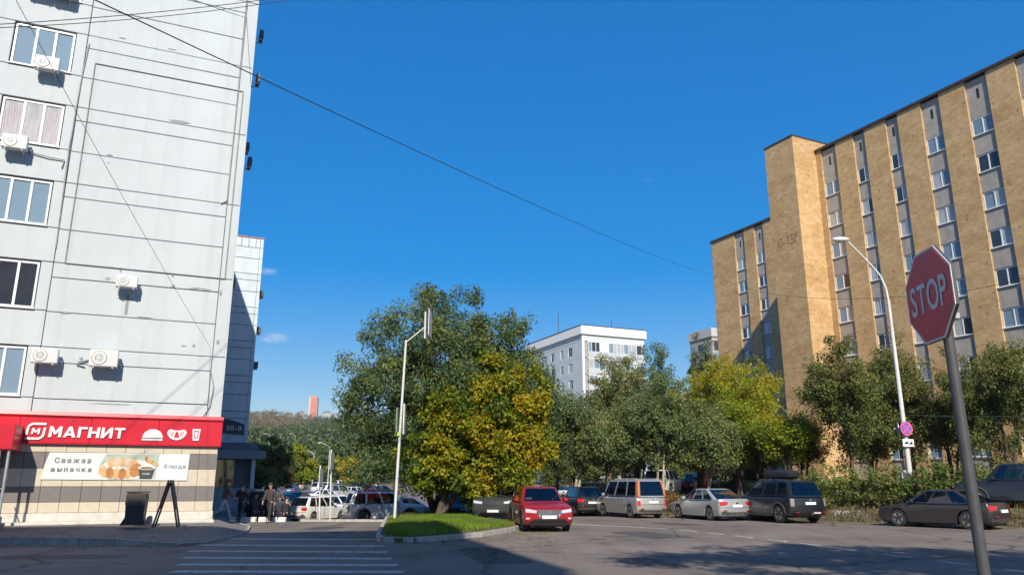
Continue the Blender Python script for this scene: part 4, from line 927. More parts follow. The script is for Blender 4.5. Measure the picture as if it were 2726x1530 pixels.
rt('elm_tree', 'dark tree in the shade of the stair tower', 2010, 925, 64, 5.0, L_DARK, nl=75, per=90, size=.22)
rt('spruce_tree', 'dark pointed tree between the far white block and the brick wing', 1865, 865, 80, 4.6, L_DARK, nl=70, per=90, size=.24)
rt('cherry_tree', 'small tree with brown foliage under the far white block', 1670, 960, 60, 4.4, L_OR, nl=45, stems=2, tintf=hi(.15, .7))
rt('elm_tree', 'green tree filling the gap behind the black hatchback', 1480, 1085, 58, 5.4, L_GREY, nl=70, stems=2)
rt('rowan_tree', 'little shaded tree behind the roof box of the dark off-roader', 2130, 1110, 50, 3.6, L_OR, nl=55, stems=2, tintf=hi(.0, .6))

rt('hazel_tree', 'low green bushy tree behind the silver minivan', 1610, 1080, 49, 5.2, L_GREY, nl=80, stems=3, tintf=hi(.35, .7))
rt('hazel_tree', 'low green bushy tree behind the silver sedan', 1850, 1100, 50, 5.6, L_SHRUB, nl=85, stems=3, tintf=hi(.3, .7))
rt('hazel_tree', 'low dark bushy tree before the foot of the stair tower', 2010, 1150, 52, 4.4, L_DARK, nl=75, stems=3, tintf=hi(.3, .8))
rt('hazel_tree', 'low bushy tree between the tall lamp post and the stop sign', 2300, 1040, 47, 5.2, L_DARK, nl=95, stems=3, tintf=hi(.4, .9))
rt('hazel_tree', 'low bushy tree behind the stop sign post', 2500, 1000, 46, 5.4, L_DARK, nl=100, stems=3, tintf=hi(.4, .9))
rt('hazel_tree', 'green bushy tree under the yellow-green crown', 1950, 1060, 49, 5.4, L_YG, nl=90, stems=3, tintf=hi(.15, .6))
rt('hazel_tree', 'low green bushy tree right of the far white block foot', 1695, 1040, 54, 5.4, L_GREY, nl=80, stems=3, tintf=hi(.3, .7))

for k, (u, vt, Y) in enumerate(((1455, 1170, 76), (1520, 1150, 80), (1590, 1165, 78), (1660, 1150, 82), (1790, 1170, 70))):
    rt('hedge_bush', ['tall bush behind the black hatchback', 'tall bush at the foot of the far white block', 'tall bush behind the minivan roof', 'tall bush behind the upper row of cars', 'tall bush between the silver sedan and the brick wing'][k], u, vt, Y, 6.0, L_DARK, nl=55, per=130, size=.24, zlow=.4, stems=3, tintf=hi(.3, .7))

# trees down the street on the left
def lt(label, u, vt, Y, w, m, zb=None, **k): return rt('street_tree', label, u, vt, Y, w, m, **k)
lt('dark tree beside the shadowed white building', 720, 1140, 92, 6.4, L_DARK, nl=75, per=90, size=.3, tintf=hi(.3, .7))
lt('dark low tree next to the entrance canopy', 690, 1190, 80, 4.4, L_DARK, nl=50, per=90, size=.26, zlow=.4)
lt('russet round tree over the cars down the street', 745, 1205, 104, 6.0, L_OR, nl=60, per=90, size=.32, zlow=.5, tintf=hi(.05, .5))
lt('yellowing tree behind the distant lamp posts', 800, 1175, 126, 8.0, L_YG, nl=75, per=90, size=.38, tintf=hi(.35, .7), zlow=.8)
lt('small yellow tree left of the big dark tree', 935, 1200, 120, 5.6, L_YG, nl=50, per=80, size=.38, tintf=hi(.6, .95), zlow=.8)
lt('green tree at the end of the parking lot', 890, 1160, 150, 10, L_ELM, nl=80, per=90, size=.45, zlow=.8)
lt('pale green tree at the end of the parking lot', 850, 1185, 165, 8, L_GREY, nl=60, per=90, size=.45, zlow=.8)
lt('green tree behind the big dark tree', 1010, 1170, 130, 9, L_ELM, nl=70, per=90, size=.4, zlow=.8)
lt('grey-green tree far down the street', 770, 1160, 170, 10, L_GREY, nl=70, per=90, size=.5, zlow=.8)

# the wooded hill: a far-off wood that reads as one mass
n = 5200
hx_y = NPR.uniform(190**.5, 1290**.5, n)**2; hx_x = hx_y*NPR.uniform(-.62, .10, n)
keep = hx_y > 195; hx_x, hx_y = hx_x[keep], hx_y[keep]; n = len(hx_x)
hz = g(hx_x, hx_y); H = NPR.uniform(5, 9.5, n)*(1+.2*sstep(600, 1200, hx_y)); W = H*NPR.uniform(.34, .5, n)
big = np.sin(hx_x*.017+1.1)+np.sin(hx_y*.011+.4)+NPR.normal(0, .6, n)
warm = (hx_x/hx_y < -.262)*sstep(450, 900, hx_y)*.45
C = np.stack([hx_x, hx_y, hz+H*.52], -1); Rd = np.stack([W, W, H*.5], -1)
T = np.clip(.26+.08*big+warm+NPR.uniform(-.05, .05, n), 0, 1)
V, tt = leaves(C, Rd, T, 46, 1.5, .1, jit=.08, aspect=.75)
L_FAR = leaf_mat('far_wood', [(0, (.05, .085, .03)), (.35, (.115, .15, .045)), (.6, (.21, .18, .065)), (1, (.28, .15, .075))], .25)
tag(inst('wood', np_mesh('wood', V, np.arange(len(V)).reshape(-1, 4), L_FAR, {'tint': tt})), 'mixed autumn wood covering the distant hill', 'wood', kind='stuff')

# shrubs along the bank
def shrub(label, x, y, w, h, m, nl=26, per=70, size=.13, tf=None):
    zb = float(terr(x, y))
    return tree('shrub', label, (x, y, zb), [(0, 0, h*.55, w*.5, w*.42, h*.5), (w*.2, 0, h*.4, w*.3, w*.3, h*.4), (-w*.22, 0, h*.42, w*.3, w*.3, h*.38)], nl, per, size, m, .04, M_BARK, .1, 3, 'shrubs on the bank', tf, (.2, .4), cat='shrub', sub=1)
def onb(s, q): return TA.x+s*TDIR.x+q*TN.x, TA.y+s*TDIR.y+q*TN.y
for k, (u, Y, w, h, m) in enumerate([(2215, 37.4, 1.8, 1.9, L_SHRUB), (2290, 37.0, 2.0, 1.8, L_SHRUB), (2350, 36.2, 1.9, 1.7, L_DARK), (2400, 36.2, 1.7, 1.9, L_SHRUB), (2470, 35.4, 2.4, 2.2, L_SHRUB), (2530, 35.0, 2.0, 2.1, L_SHRUB), (2600, 34.5, 1.8, 1.7, L_DARK), (2660, 39.0, 2.2, 1.9, L_SHRUB), (2760, 38.5, 2.4, 2.0, L_SHRUB), (2160, 39.5, 1.8, 1.7, L_DARK), (1790, 43.0, 1.0, .8, L_OR), (1650, 45.0, 1.2, .9, L_GREY)]):
    x = (u-1363)/2115*Y
    lbs = ['leafy green shrub beside the dark off-roader', 'green shrub left of the lamp post foot', 'dark shrub at the lamp post foot', 'shrub just right of the lamp post foot', 'bright green shrub over the roof of the dark sedan', 'bright shrub crossed by the stop sign post', 'dark shrub behind the boot of the dark sedan', 'shrub behind the big black off-roader', 'shrub at the end of the row on the bank', 'dark shrub behind the off-roader', 'small russet shrub behind the silver sedan', 'small grey shrub behind the silver minivan']
    shrub(lbs[k], x, Y, w, h, m, nl=30, tf=hi(.35, .9))
# tall tree on the near right pavement, out of frame; its crown shades the road and the stop sign
tree('poplar_tree', 'tall tree on the near right pavement shading the road by the stop sign', (11.2, 1.0, 0),
     [(-4.6, 1.2, 12.4, 3.8, 1.9, 1.6), (-1.6, .2, 12.8, 3.8, 3.4, 2.6), (1.6, -.4, 12.8, 3.6, 3.6, 2.8), (4.8, -1.4, 12.2, 3.6, 3.4, 2.4)], 190, 130, .26, L_ELM, .3, crad=(.5, 1.0), stems=1, fork=.1, shell=.6)

# ------------------------------------------------------------------ cars
def glass_mat():
    """tinted see-through sheet glass with a clear reflection"""
    m = bpy.data.materials.new('car_glass'); m.use_nodes = True; N, L = m.node_tree.nodes, m.node_tree.links; N.clear()
    o = N.new('ShaderNodeOutputMaterial'); t = N.new('ShaderNodeBsdfTransparent'); t.inputs[0].default_value = (.30, .34, .34, 1)
    gl = N.new('ShaderNodeBsdfGlossy'); gl.inputs['Roughness'].default_value = .03; gl.inputs[0].default_value = (.95, .97, 1, 1)
    f_ = N.new('ShaderNodeFresnel'); f_.inputs['IOR'].default_value = 1.75; x = N.new('ShaderNodeMixShader')
    L.new(f_.outputs[0], x.inputs[0]); L.new(t.outputs[0], x.inputs[1]); L.new(gl.outputs[0], x.inputs[2]); L.new(x.outputs[0], o.inputs[0]); return m
M_TYRE = mat('tyre', (.02, .02, .021), .85); M_RIM = mat('alloy', (.52, .53, .54), .35, metal=.35); M_CGLASS = glass_mat()
M_TAIL = mat('tail_lamp', (.42, .01, .012), .2, coat=.6); M_HEAD = mat('head_lamp', (.62, .66, .68), .08, metal=.3, coat=.8); M_PLATE = mat('licence_plate', (.72, .73, .72), .5)
M_CHROME = mat('chrome', (.6, .61, .62), .12, metal=1.0); M_TRIM = mat('grey_trim', (.06, .06, .062), .6); M_AMBER = mat('orange_lamp', (.75, .16, .02), .25, coat=.5)
def paint(name, c, metal=.25): return mat('paint_'+name, c, .32, .03, 1.5, metal=metal, coat=.7)
KINDS = {
 'sedan': dict(L=4.6, W=1.80, H=1.44, wb=2.66, r=.33, gc=.2, belt=.93, hood=.90, nose=.72, deck=.98, tail=.93, cow=1.02, rf=.12, rr=-.82, rb=-1.80, boot=True, bays=(-.30, .34)),
 'cuv': dict(L=4.28, W=1.77, H=1.55, wb=2.57, r=.345, gc=.24, belt=1.02, hood=1.02, nose=.86, deck=1.03, tail=1.0, cow=.88, rf=.18, rr=-1.55, rb=-1.93, boot=False, bays=(-.42, .28)),
 'suv': dict(L=4.85, W=1.92, H=1.80, wb=2.86, r=.39, gc=.30, belt=1.14, hood=1.14, nose=1.0, deck=1.15, tail=1.1, cow=1.05, rf=.45, rr=-1.95, rb=-2.25, boot=False, bays=(-.40, .22)),
 'van': dict(L=4.65, W=1.73, H=1.86, wb=2.83, r=.33, gc=.22, belt=1.05, hood=1.06, nose=.88, deck=1.06, tail=1.02, cow=1.55, rf=.95, rr=-2.02, rb=-2.20, boot=False, bays=(-.36, .28)),
 'hatch': dict(L=4.0, W=1.70, H=1.50, wb=2.5, r=.31, gc=.2, belt=.96, hood=.95, nose=.76, deck=.97, tail=.93, cow=.90, rf=.25, rr=-1.38, rb=-1.80, boot=False, bays=(-.40, .30)),
}
WHEELS = {}
def wheel_meshes(r, w=.21):
    if r in WHEELS: return WHEELS[r]
    t = MB().lathe([(r*.64, -w/2+.01), (r*.90, -w/2), (r*.97, -w*.38), (r, -w*.25), (r, w*.25), (r*.97, w*.38), (r*.90, w/2), (r*.64, w/2-.01)], 28, 'y').mesh('wheel', M_TYRE, 40)
    rm = MB(); rr = r*.66
    rm.lathe([(rr, .04), (rr, w/2-.015), (rr-.02, w/2-.008), (rr-.035, w/2-.03), (rr-.035, .05)], 26, 'y')
    rm.lathe([(.02, w/2-.03), (.055, w/2-.03), (.06, .03)], 12, 'y')
    for k in range(5):
        a_ = 2*math.pi*k/5
        for s in (-.09, .09):
            p0 = Vector((math.cos(a_+s*.5)*.04, w/2-.04, math.sin(a_+s*.5)*.04)); p1 = Vector((math.cos(a_+s*1.6)*(rr-.02), w/2-.03, math.sin(a_+s*1.6)*(rr-.02)))
            rm.tube([p0, p1], [.03, .026], 5)
    rim = rm.mesh('rim', M_RIM, 40)
    dk = MB().lathe([(.02, .0), (rr-.02, .0), (rr-.02, .03)], 20, 'y').mesh('brake_disc', M_TRIM)
    WHEELS[r] = (t, rim, dk); return WHEELS[r]
CARS = {}
def car_meshes(kind, pm, front):
    P = KINDS[kind]; L, W, H, wb, r, gc = P['L'], P['W'], P['H'], P['wb'], P['r'], P['gc']
    hl = L/2; ar = r+.055
    nose = [(hl-.16, gc), (hl-.03, gc+.13), (hl, .46 if kind in ('sedan', 'hatch', 'van') else .55), (hl-.03, P['nose']-.10), (hl-.13, P['nose']), (hl-.32, P['nose']+.05)]
    hoodp = [(P['cow']+(hl-.32-P['cow'])*f_, P['nose']+.05+(P['hood']-P['nose']-.05)*(1-f_**1.6)) for f_ in (.7, .35, .08)]
    belt = [(P['cow']-.15, P['belt']-.02), (0, P['belt']-.03), (P['rb']+.3, P['belt']-.02)]
    tail = ([(P['rb']+.05, P['deck']-.01), (-hl+.12, P['deck']+.0)] if P['boot'] else [(P['rb']+.04, P['belt']-.02)])+[(-hl+.03, P['tail']-.05), (-hl+.015, P['tail']-.22), (-hl, .52), (-hl+.03, gc+.14), (-hl+.14, gc+.02)]
    fx, rx = wb/2, -wb/2
    def arc(cx_, n=9): return [(cx_+ar*math.cos(a_), max(r+ar*math.sin(a_), gc)) for a_ in [math.pi-math.pi*k/(n-1)+0 for k in range(n)]]
    bottom = [(rx-ar, gc)]+arc(rx)+[(rx+ar, gc)]+[(fx-ar, gc)]+arc(fx)+[(fx+ar, gc)]
    top = nose+hoodp+belt+tail                      # front bottom -> over the top -> rear bottom
    out = top+bottom; nt = len(top)
    # outward normals of the top chain
    nor = []
    for i, p in enumerate(top):
        a_, b_ = Vector(top[max(i-1, 0)]), Vector(top[min(i+1, nt-1)]); t_ = (b_-a_).normalized(); nor.append(Vector((t_.y, -t_.x)))
    pl_ = .17
    def xplan(x, t):
        e = max(0, (abs(x)-.55*hl)/(.45*hl)); return x-math.copysign(pl_*abs(t)**2.6*e, x)
    def wz(z): return 1-.055*max(0, (z-.62)/.5)**2-.05*max(0, (.5-z)/.3)**2
    lay = [-1, -.992, -.965, -.90, -.72, -.36, 0, .36, .72, .90, .965, .992, 1]; ins = {1: .055, .992: .034, .965: .014, .90: .004}
    vs = []; n = len(out)
    for t in lay:
        d = ins.get(abs(t), 0)
        for i, (x, z) in enumerate(out):
            if i < nt: x2, z2 = x-nor[i].x*(-d if False else d), z-nor[i].y*d
            else: x2, z2 = x, z
            if i < nt and 0 < i < nt-1 and abs(x) < hl-.35: z2 -= .022*t*t
            vs.append((xplan(x2, t), t*W/2*wz(z2), z2))
    fs = [(j*n+i, j*n+(i+1) % n, (j+1)*n+(i+1) % n, (j+1)*n+i) for j in range(len(lay)-1) for i in range(n)]
    fs += [tuple(range(n)), tuple(range((len(lay)-1)*n, len(lay)*n))]
    res = {'body': MB().add(vs, fs).mesh('body', pm, 32)}
    res['underbody'] = MB().box(-hl+.25, hl-.25, -W/2+.27, W/2-.27, gc-.06, .62).mesh('underbody', M_BLACK)
    # surface look-ups for lamps, grille and plates
    def chain(front_, z):
        ch = nose if front_ else list(reversed(tail)); 
        for (x0, z0), (x1, z1) in zip(ch[:-1], ch[1:]):
            if min(z0, z1)-1e-6 <= z <= max(z0, z1)+1e-6 and abs(z1-z0) > 1e-5: return x0+(x1-x0)*(z-z0)/(z1-z0)
        return ch[-1][0] if z > ch[-1][1] else ch[0][0]
    def surf(front_, y, z, off=.012):
        t = min(abs(y)/(W/2*wz(z)), 1.0); x = xplan(chain(front_, z), t)
        return (x+(off if front_ else -off), y, z)
    def patch(front_, q, nm, m, off=.012, nu=8, nv=3):
        vs_, fs_ = [], []
        for k in range(2):
            for j in range(nv+1):
                for i in range(nu+1):
                    a_ = Vector(q[0]).lerp(Vector(q[1]), i/nu); b_ = Vector(q[3]).lerp(Vector(q[2]), i/nu); p = a_.lerp(b_, j/nv)
                    vs_.append(surf(front_, p.x, p.y, off if k == 0 else -.03))
        N_ = (nu+1)*(nv+1)
        for k in range(2):
            for j in range(nv):
                for i in range(nu): b0 = k*N_+j*(nu+1)+i; fs_.append((b0, b0+1, b0+nu+2, b0+nu+1))
        rim_ = [i for i in range(nu+1)]+[j*(nu+1)+nu for j in range(1, nv+1)]+[nv*(nu+1)+i for i in range(nu-1, -1, -1)]+[j*(nu+1) for j in range(nv-1, 0, -1)]
        for a_, b_ in zip(rim_, rim_[1:]+rim_[:1]): fs_.append((a_, b_, b_+N_, a_+N_))
        return (nm, MB().add(vs_, fs_).mesh(nm, m, 40))
    parts = []
    hw = W/2; nz_, tz_ = P['nose'], P['tail']
    for s in (-1, 1):
        parts.append(patch(True, [(s*hw*.93, nz_-.06), (s*hw*.50, nz_-.12), (s*hw*.52, nz_-.21), (s*hw*.93, nz_-.18)], 'headlight', M_HEAD))
        if kind == 'van': parts.append(patch(False, [(s*hw*.95, tz_-.02), (s*hw*.80, tz_-.02), (s*hw*.80, tz_-.42), (s*hw*.95, tz_-.42)], 'taillight', M_TAIL))
        elif kind == 'suv': parts.append(patch(False, [(s*hw*.94, tz_-.06), (s*hw*.78, tz_-.06), (s*hw*.80, tz_-.38), (s*hw*.95, tz_-.38)], 'taillight', mat('smoked_lamp', (.22, .2, .2), .12, coat=.7)))
        else: parts.append(patch(False, [(s*hw*.96, tz_-.05), (s*hw*.52, tz_-.08), (s*hw*.60, tz_-.22), (s*hw*.95, tz_-.26)], 'taillight', M_TAIL))
    if front == 'red':
        parts.append(patch(True, [(-hw*.46, nz_-.10), (hw*.46, nz_-.10), (hw*.36, nz_-.33), (-hw*.36, nz_-.33)], 'grille', M_TRIM, .014, 12))
        for s in (-1, 1): parts.append(patch(True, [(s*hw*.50, nz_-.19), (s*hw*.46, nz_-.12), (s*hw*.33, nz_-.36), (s*hw*.40, nz_-.36)], 'chrome_wing', M_CHROME, .02))
        parts.append(patch(True, [(-hw*.36, nz_-.34), (hw*.36, nz_-.34), (hw*.40, nz_-.37), (-hw*.40, nz_-.37)], 'chrome_strip', M_CHROME, .02, 12, 1))
        parts.append(patch(True, [(-hw*.07, nz_-.13), (hw*.07, nz_-.13), (hw*.05, nz_-.23), (-hw*.05, nz_-.23)], 'badge', M_CHROME, .025, 2, 2))
        for s in (-1, 1):
            for k in range(1): parts.append(patch(True, [(s*hw*.92, .50), (s*hw*.76, .50), (s*hw*.80, .44), (s*hw*.92, .44)], 'fog_lamp', M_HEAD, .016, 4, 2))
        parts.append(patch(True, [(-hw*.62, .46), (hw*.62, .46), (hw*.80, .30), (-hw*.80, .30)], 'lower_intake', M_BLACK, .014, 12, 2))
        parts.append(patch(True, [(-hw*.94, .31), (hw*.94, .31), (hw*.90, .25), (-hw*.90, .25)], 'lower_trim', M_TRIM, .02, 12, 1))
    else:
        parts.append(patch(True, [(-hw*.46, nz_-.12), (hw*.46, nz_-.12), (hw*.44, nz_-.26), (-hw*.44, nz_-.26)], 'grille', M_BLACK, .014, 10))
        parts.append(patch(True, [(-hw*.6, .42), (hw*.6, .42), (hw*.7, .30), (-hw*.7, .30)], 'lower_intake', M_BLACK, .014, 10, 2))
    pz = .48 if front != 'red' else .52
    parts.append(patch(True, [(-.26, pz+.055), (.26, pz+.055), (.26, pz-.055), (-.26, pz-.055)], 'licence_plate', M_PLATE, .03, 4, 1))
    rz_ = tz_-.26 if kind != 'van' else tz_-.24
    parts.append(patch(False, [(-.26, rz_+.055), (.26, rz_+.055), (.26, rz_-.055), (-.26, rz_-.055)], 'licence_plate', M_PLATE, .03, 4, 1))
    parts.append(patch(False, [(-hw*.9, .40), (hw*.9, .40), (hw*.86, gc+.1), (-hw*.86, gc+.1)], 'bumper_trim', M_TRIM, .014, 10, 1))
    bz_ = .60 if kind in ('sedan', 'hatch', 'cuv') else .66
    parts.append(patch(False, [(-hw*.97, bz_+.008), (hw*.97, bz_+.008), (hw*.97, bz_-.008), (-hw*.97, bz_-.008)], 'bumper_seam', M_BLACK, .006, 14, 1))
    parts.append(patch(False, [(-.07, tz_-.10), (.07, tz_-.10), (.06, tz_-.16), (-.06, tz_-.16)], 'badge', M_CHROME, .02, 2, 1))
    parts.append(patch(True, [(-hw*.92, nz_-.03), (hw*.92, nz_-.03), (hw*.92, nz_-.045), (-hw*.92, nz_-.045)], 'bonnet_seam', M_BLACK, .006, 14, 1))
    for s in (-1, 1):
        parts.append(('window_trim', MB().tube([(P['rb']+.32, s*(W/2*wz(P['belt'])-.036), P['belt']+.012), (0, s*(W/2*wz(P['belt'])-.034), P['belt']+.008), (P['cow']-.3, s*(W/2*wz(P['belt'])-.036), P['belt']+.012)], .012, 5).mesh('window_trim', M_CHROME if kind == 'sedan' else M_BLACK)))
        parts.append(('reflector', MB().box(-hl-.004, -hl+.05, s*hw*.72-.09, s*hw*.72+.09, .46, .49).mesh('reflector', M_TAIL)))
    # cabin: levels of a rounded plan, some faces given to the glass
    zb, zr = P['belt']-.03, H
    bw, tw = W/2*wz(zb)-.045, W/2-(.27 if kind != 'van' else .20)
    lev = [(0, 0), (.07, .07), (.30, .30), (.58, .58), (.80, .80), (.89, .875), (.955, .925), (.99, .97), (1.0, 1.0)]
    b1, b2 = P['bays']
    side = [(.93, .965), (.87, .985), (b2+.04, 1.0), (b2-.04, 1.0), (b1+.04, 1.0), (b1-.04, 1.0), (-.84, .985), (-.93, .965)]
    fr = [-.86, -.6, -.3, 0, .3, .6, .86]
    per = [(1.0, y) for y in fr]+side+[(-1.0, -y) for y in fr]+[(x, -y) for x, y in reversed(side)]
    m_ = len(per); vs = []
    for (fz, fi) in lev:
        z = zb+(zr-zb)*fz
        xf = P['cow']+(P['rf']-P['cow'])*fi**1.05; xr = P['rb']+(P['rr']-P['rb'])*fi**1.1; w = bw+(tw-bw)*fi**1.25
        k = 1.0
        if fz >= .955: sh_ = {.955: .06, .99: .17, 1.0: .42}[fz]; xf -= sh_*.8; xr += sh_*.8; w -= sh_*.55
        mid, hx = (xf+xr)/2, (xf-xr)/2
        for (px, py) in per:
            bul = (.09*(1-py*py) if px >= 1 else (-.05*(1-py*py) if px <= -1 else 0))*(1-.4*fz)
            vs.append((mid+hx*px+bul-.0, w*py, z))
    faces = {}
    def put(key, f_): faces.setdefault(key, []).append(f_)
    for l in range(len(lev)-1):
        for i in range(m_):
            f_ = (l*m_+i, l*m_+(i+1) % m_, (l+1)*m_+(i+1) % m_, (l+1)*m_+i); key = 'roof'
            if 1 <= l <= 4:
                if i < 6: key = 'windshield'
                elif 15 <= i < 21: key = 'rear_window'
                elif i in (8, 10, 12): key = ('side_window', 'a', i)
                elif i in (23, 25, 27): key = ('side_window', 'b', i)
            put(key, f_)
    put('roof', tuple(range((len(lev)-1)*m_, len(lev)*m_)))
    def sub(fl):
        used = sorted({i for f_ in fl for i in f_}); mp_ = {i: k for k, i in enumerate(used)}
        return [vs[i] for i in used], [tuple(mp_[i] for i in f_) for f_ in fl]
    for key, fl in faces.items():
        v_, f_ = sub(fl)
        if key == 'roof': res['roof'] = MB().add(v_, f_).mesh('roof', pm, 30)
        else:
            nm = key if isinstance(key, str) else key[0]; parts.append((nm, MB().add(v_, f_).mesh(nm, M_CGLASS, 60)))
    st_ = MB(); dz = P['belt']; sx_ = [(P['cow']-1.25), (P['cow']-2.15)]      # seats and dashboard seen through the glass
    for x_ in sx_:
        for yy_ in (-.36, .36):
            st_.box(x_-.10, x_+.06, yy_-.22, yy_+.22, dz-.10, min(dz+.16, H-.3), bev=.05); st_.box(x_-.09, x_+.01, yy_-.12, yy_+.12, min(dz+.19, H-.27), min(dz+.34, H-.12), bev=.03)
    parts.append(('seats', st_.mesh('seats', M_TRIM)))
    parts.append(('dashboard', MB().box(P['cow']-.62, P['cow']-.25, -tw, tw, P['belt']-.08, P['belt']+.03, bev=.03).mesh('dashboard', M_BLACK)))
    for s in (-1, 1):
        parts.append(('mirror', MB().box(P['cow']-.42, P['cow']-.28, s*(hw-.04) if s > 0 else s*(hw+.13), s*(hw+.13) if s > 0 else s*(hw-.04), P['belt'], P['belt']+.14, bev=.03).mesh('mirror', pm, 30)))
        for x in (.15, -.75): parts.append(('door_handle', MB().box(x-.08, x+.08, s*hw*.985-.012, s*hw*.985+.012, P['belt']-.16, P['belt']-.13).mesh('door_handle', M_CHROME if kind == 'cuv' else pm)))
        for x in (P['cow']-.35, -.32, rx+.12):                 # shut lines between the doors
            parts.append(('door_gap', MB().box(x-.006, x+.006, s*hw*.972-.03, s*hw*.972+.016, gc+.14, P['belt']-.06).mesh('door_gap', M_BLACK)))
        if kind in ('suv', 'cuv'):
            parts.append(('sill_trim', MB().box(rx+ar+.02, fx-ar-.02, s*(hw-.06)-.02, s*(hw-.06)+.045, gc-.02, gc+.12, bev=.02).mesh('sill_trim', M_TRIM)))
            for cx_ in (fx, rx):
                a0 = MB(); pin, pout = [], []
                for k in range(13): a_ = math.pi*k/12; pin.append((cx_+(ar-.01)*math.cos(a_), r+(ar-.01)*math.sin(a_))); pout.append((cx_+(ar+.06)*math.cos(a_), r+(ar+.06)*math.sin(a_)))
                a0.prism(pin+list(reversed(pout)), s*(hw-.06), s*(hw+.008), 'y'); parts.append(('arch_trim', a0.mesh('arch_trim', M_TRIM)))
            parts.append(('roof_rail', MB().tube([(P['rr']+.15, s*(tw-.06), H-.05), (P['rr']+.4, s*(tw-.05), H+.03), (P['rf']-.5, s*(tw-.05), H+.03), (P['rf']-.25, s*(tw-.06), H-.05)], .016, 6).mesh('roof_rail', M_TRIM if kind == 'cuv' else M_DKGREY)))
    if kind == 'van':
        for s in (-1, 1):
            parts.append(('pillar_lamp', MB().add([(P['rb']-.005+(.18*k/4)+.02, s*(bw+(tw-bw)*(k/4)**1.25+.004), zb+.02+(zr-zb)*.9*k/4) for k in range(5)]+[(P['rb']+.10+(.18*k/4)+.02, s*(bw+(tw-bw)*(k/4)**1.25+.012), zb+.02+(zr-zb)*.9*k/4) for k in range(5)]+[(P['rb']-.015+(.18*k/4)+.02, s*(bw+(tw-bw)*(k/4)**1.25-.05), zb+.02+(zr-zb)*.9*k/4) for k in range(5)],
                [(k, k+1, 6+k, 5+k) for k in range(4)]+[(k, k+1, 11+k, 10+k) for k in range(4)]).mesh('pillar_lamp', M_AMBER)))
            parts.append(('roof_rail', MB().tube([(P['rr']+.3, s*(tw-.08), H+.03), (P['rf']-.5, s*(tw-.08), H+.03)], .02, 6).mesh('roof_rail', M_GREYP)))
    res['parts'] = parts; return res
def car(kind, color, loc, az, label, group=None, front='', simple=False, extra=None, tilt=0.0, name='parked_car'):
    pm = paint(*color) if isinstance(color, tuple) else color
    key = (kind, pm.name, front)
    if key not in CARS: CARS[key] = car_meshes(kind, pm, front)
    M = CARS[key]; P = KINDS[kind]
    e = tag(empty(name, loc, R(90-az)), label, 'car', group)
    e.rotation_euler = (0, tilt, R(90-az))
    inst('body', M['body'], e); inst('roof', M['roof'], e); inst('underbody', M['underbody'], e)
    for nm, me in M['parts']:
        if simple and nm in ('seats', 'dashboard', 'bonnet_seam', 'reflector', 'door_gap', 'door_handle', 'roof_rail', 'fog_lamp', 'badge', 'sill_trim', 'lower_intake', 'bumper_trim'): continue
        inst(nm, me, e)
    t, rim, dk = wheel_meshes(P['r'])
    for sx in (-1, 1):
        for sy in (-1, 1):
            w = inst('wheel', t, e, (sx*P['wb']/2, sy*(P['W']/2-.12), P['r']), (0, RNG.uniform(0, 6), 0 if sy > 0 else math.pi)); inst('rim', rim, w); inst('brake_disc', dk, w)
    if extra: extra(e, P)
    return e
def place_rl(kind, x, y, az):
    """car origin from the ground contact of its rear-left wheel"""
    P = KINDS[kind]; f_ = az_dir(az); l_ = Vector((-f_.y, f_.x, 0)); c = Vector((x, y, 0))+f_*P['wb']/2-l_*(P['W']/2-.10)
    return (c.x, c.y, 0)
RED = ('deep_red', (.40, .012, .022), .35); SILV = ('silver', (.42, .42, .41), .5); SILV2 = ('cool_silver', (.44, .46, .48), .5)
DKGR = ('dark_grey', (.014, .015, .020), .15); BLK = ('black', (.014, .015, .018), .1); WHT = ('white', (.68, .70, .71), .0); GRB = ('graphite_brown', (.032, .028, .029), .2); GRN = ('grey_green', (.045, .055, .055), .2); BLU = ('steel_blue', (.06, .13, .26), .3); WINE = ('wine', (.16, .012, .02), .2)
# red crossover nosing out beside the island (faces the viewer)
def red_extra(e, P):
    MB().box(.62, .66, -.62, -.38, 1.10, 1.16).build('dash_card', M_PLATE, e)
    MB().tube([(-1.2, 0, 1.54), (-1.45, 0, 1.64)], .012, 5).build('antenna', M_BLACK, e)
car('cuv', RED, (1.02, 30.35, 0), 172, 'red crossover with its nose to the road beside the grass island', front='red', extra=red_extra, name='red_crossover')
car('van', SILV, place_rl('van', 5.95, 40.0, -22), -22, 'silver minivan with tall orange and red rear lamps', name='minivan')
car('sedan', SILV2, place_rl('sedan', 9.25, 37.3, -21), -21, 'silver sedan parked between the minivan and the dark off-roader', name='sedan')
def box_extra(e, P):
    bx_ = MB(); H = P['H']; vs = []; n = 12
    for (f_, s_) in ((0, .80), (.25, 1.0), (.7, 1.0), (.92, .86), (1.0, .6)):
        for k in range(n):
            a_ = 2*math.pi*k/n; ca, sa = math.cos(a_), math.sin(a_); vs.append((-.55+.98*s_*math.copysign(abs(ca)**.5, ca)-(.1*f_), .42*s_*math.copysign(abs(sa)**.5, sa), H+.06+.38*f_))
    fs = [(j*n+i, j*n+(i+1) % n, (j+1)*n+(i+1) % n, (j+1)*n+i) for j in range(4) for i in range(n)]+[tuple(range(n)), tuple(range(4*n, 5*n))]
    bx_.add(vs, fs).build('roof_box', M_BLACK, e, 35)
    for x in (-1.1, 0.1): MB().box(x-.03, x+.03, -.7, .7, H+.015, H+.05).build('cross_bar', M_DKGREY, e)
    MB().box(-2.50, -2.40, -.05, .05, .38, .44).build('tow_hitch', M_DKGREY, e)
    MB().box(-2.46, -2.40, -.45, -.12, .42, .47).build('reflector', M_GREYP, e); 
car('suv', DKGR, place_rl('suv', 11.7, 35.0, -18), -18, 'dark grey off-roader with a black roof box', extra=box_extra, name='off_roader')
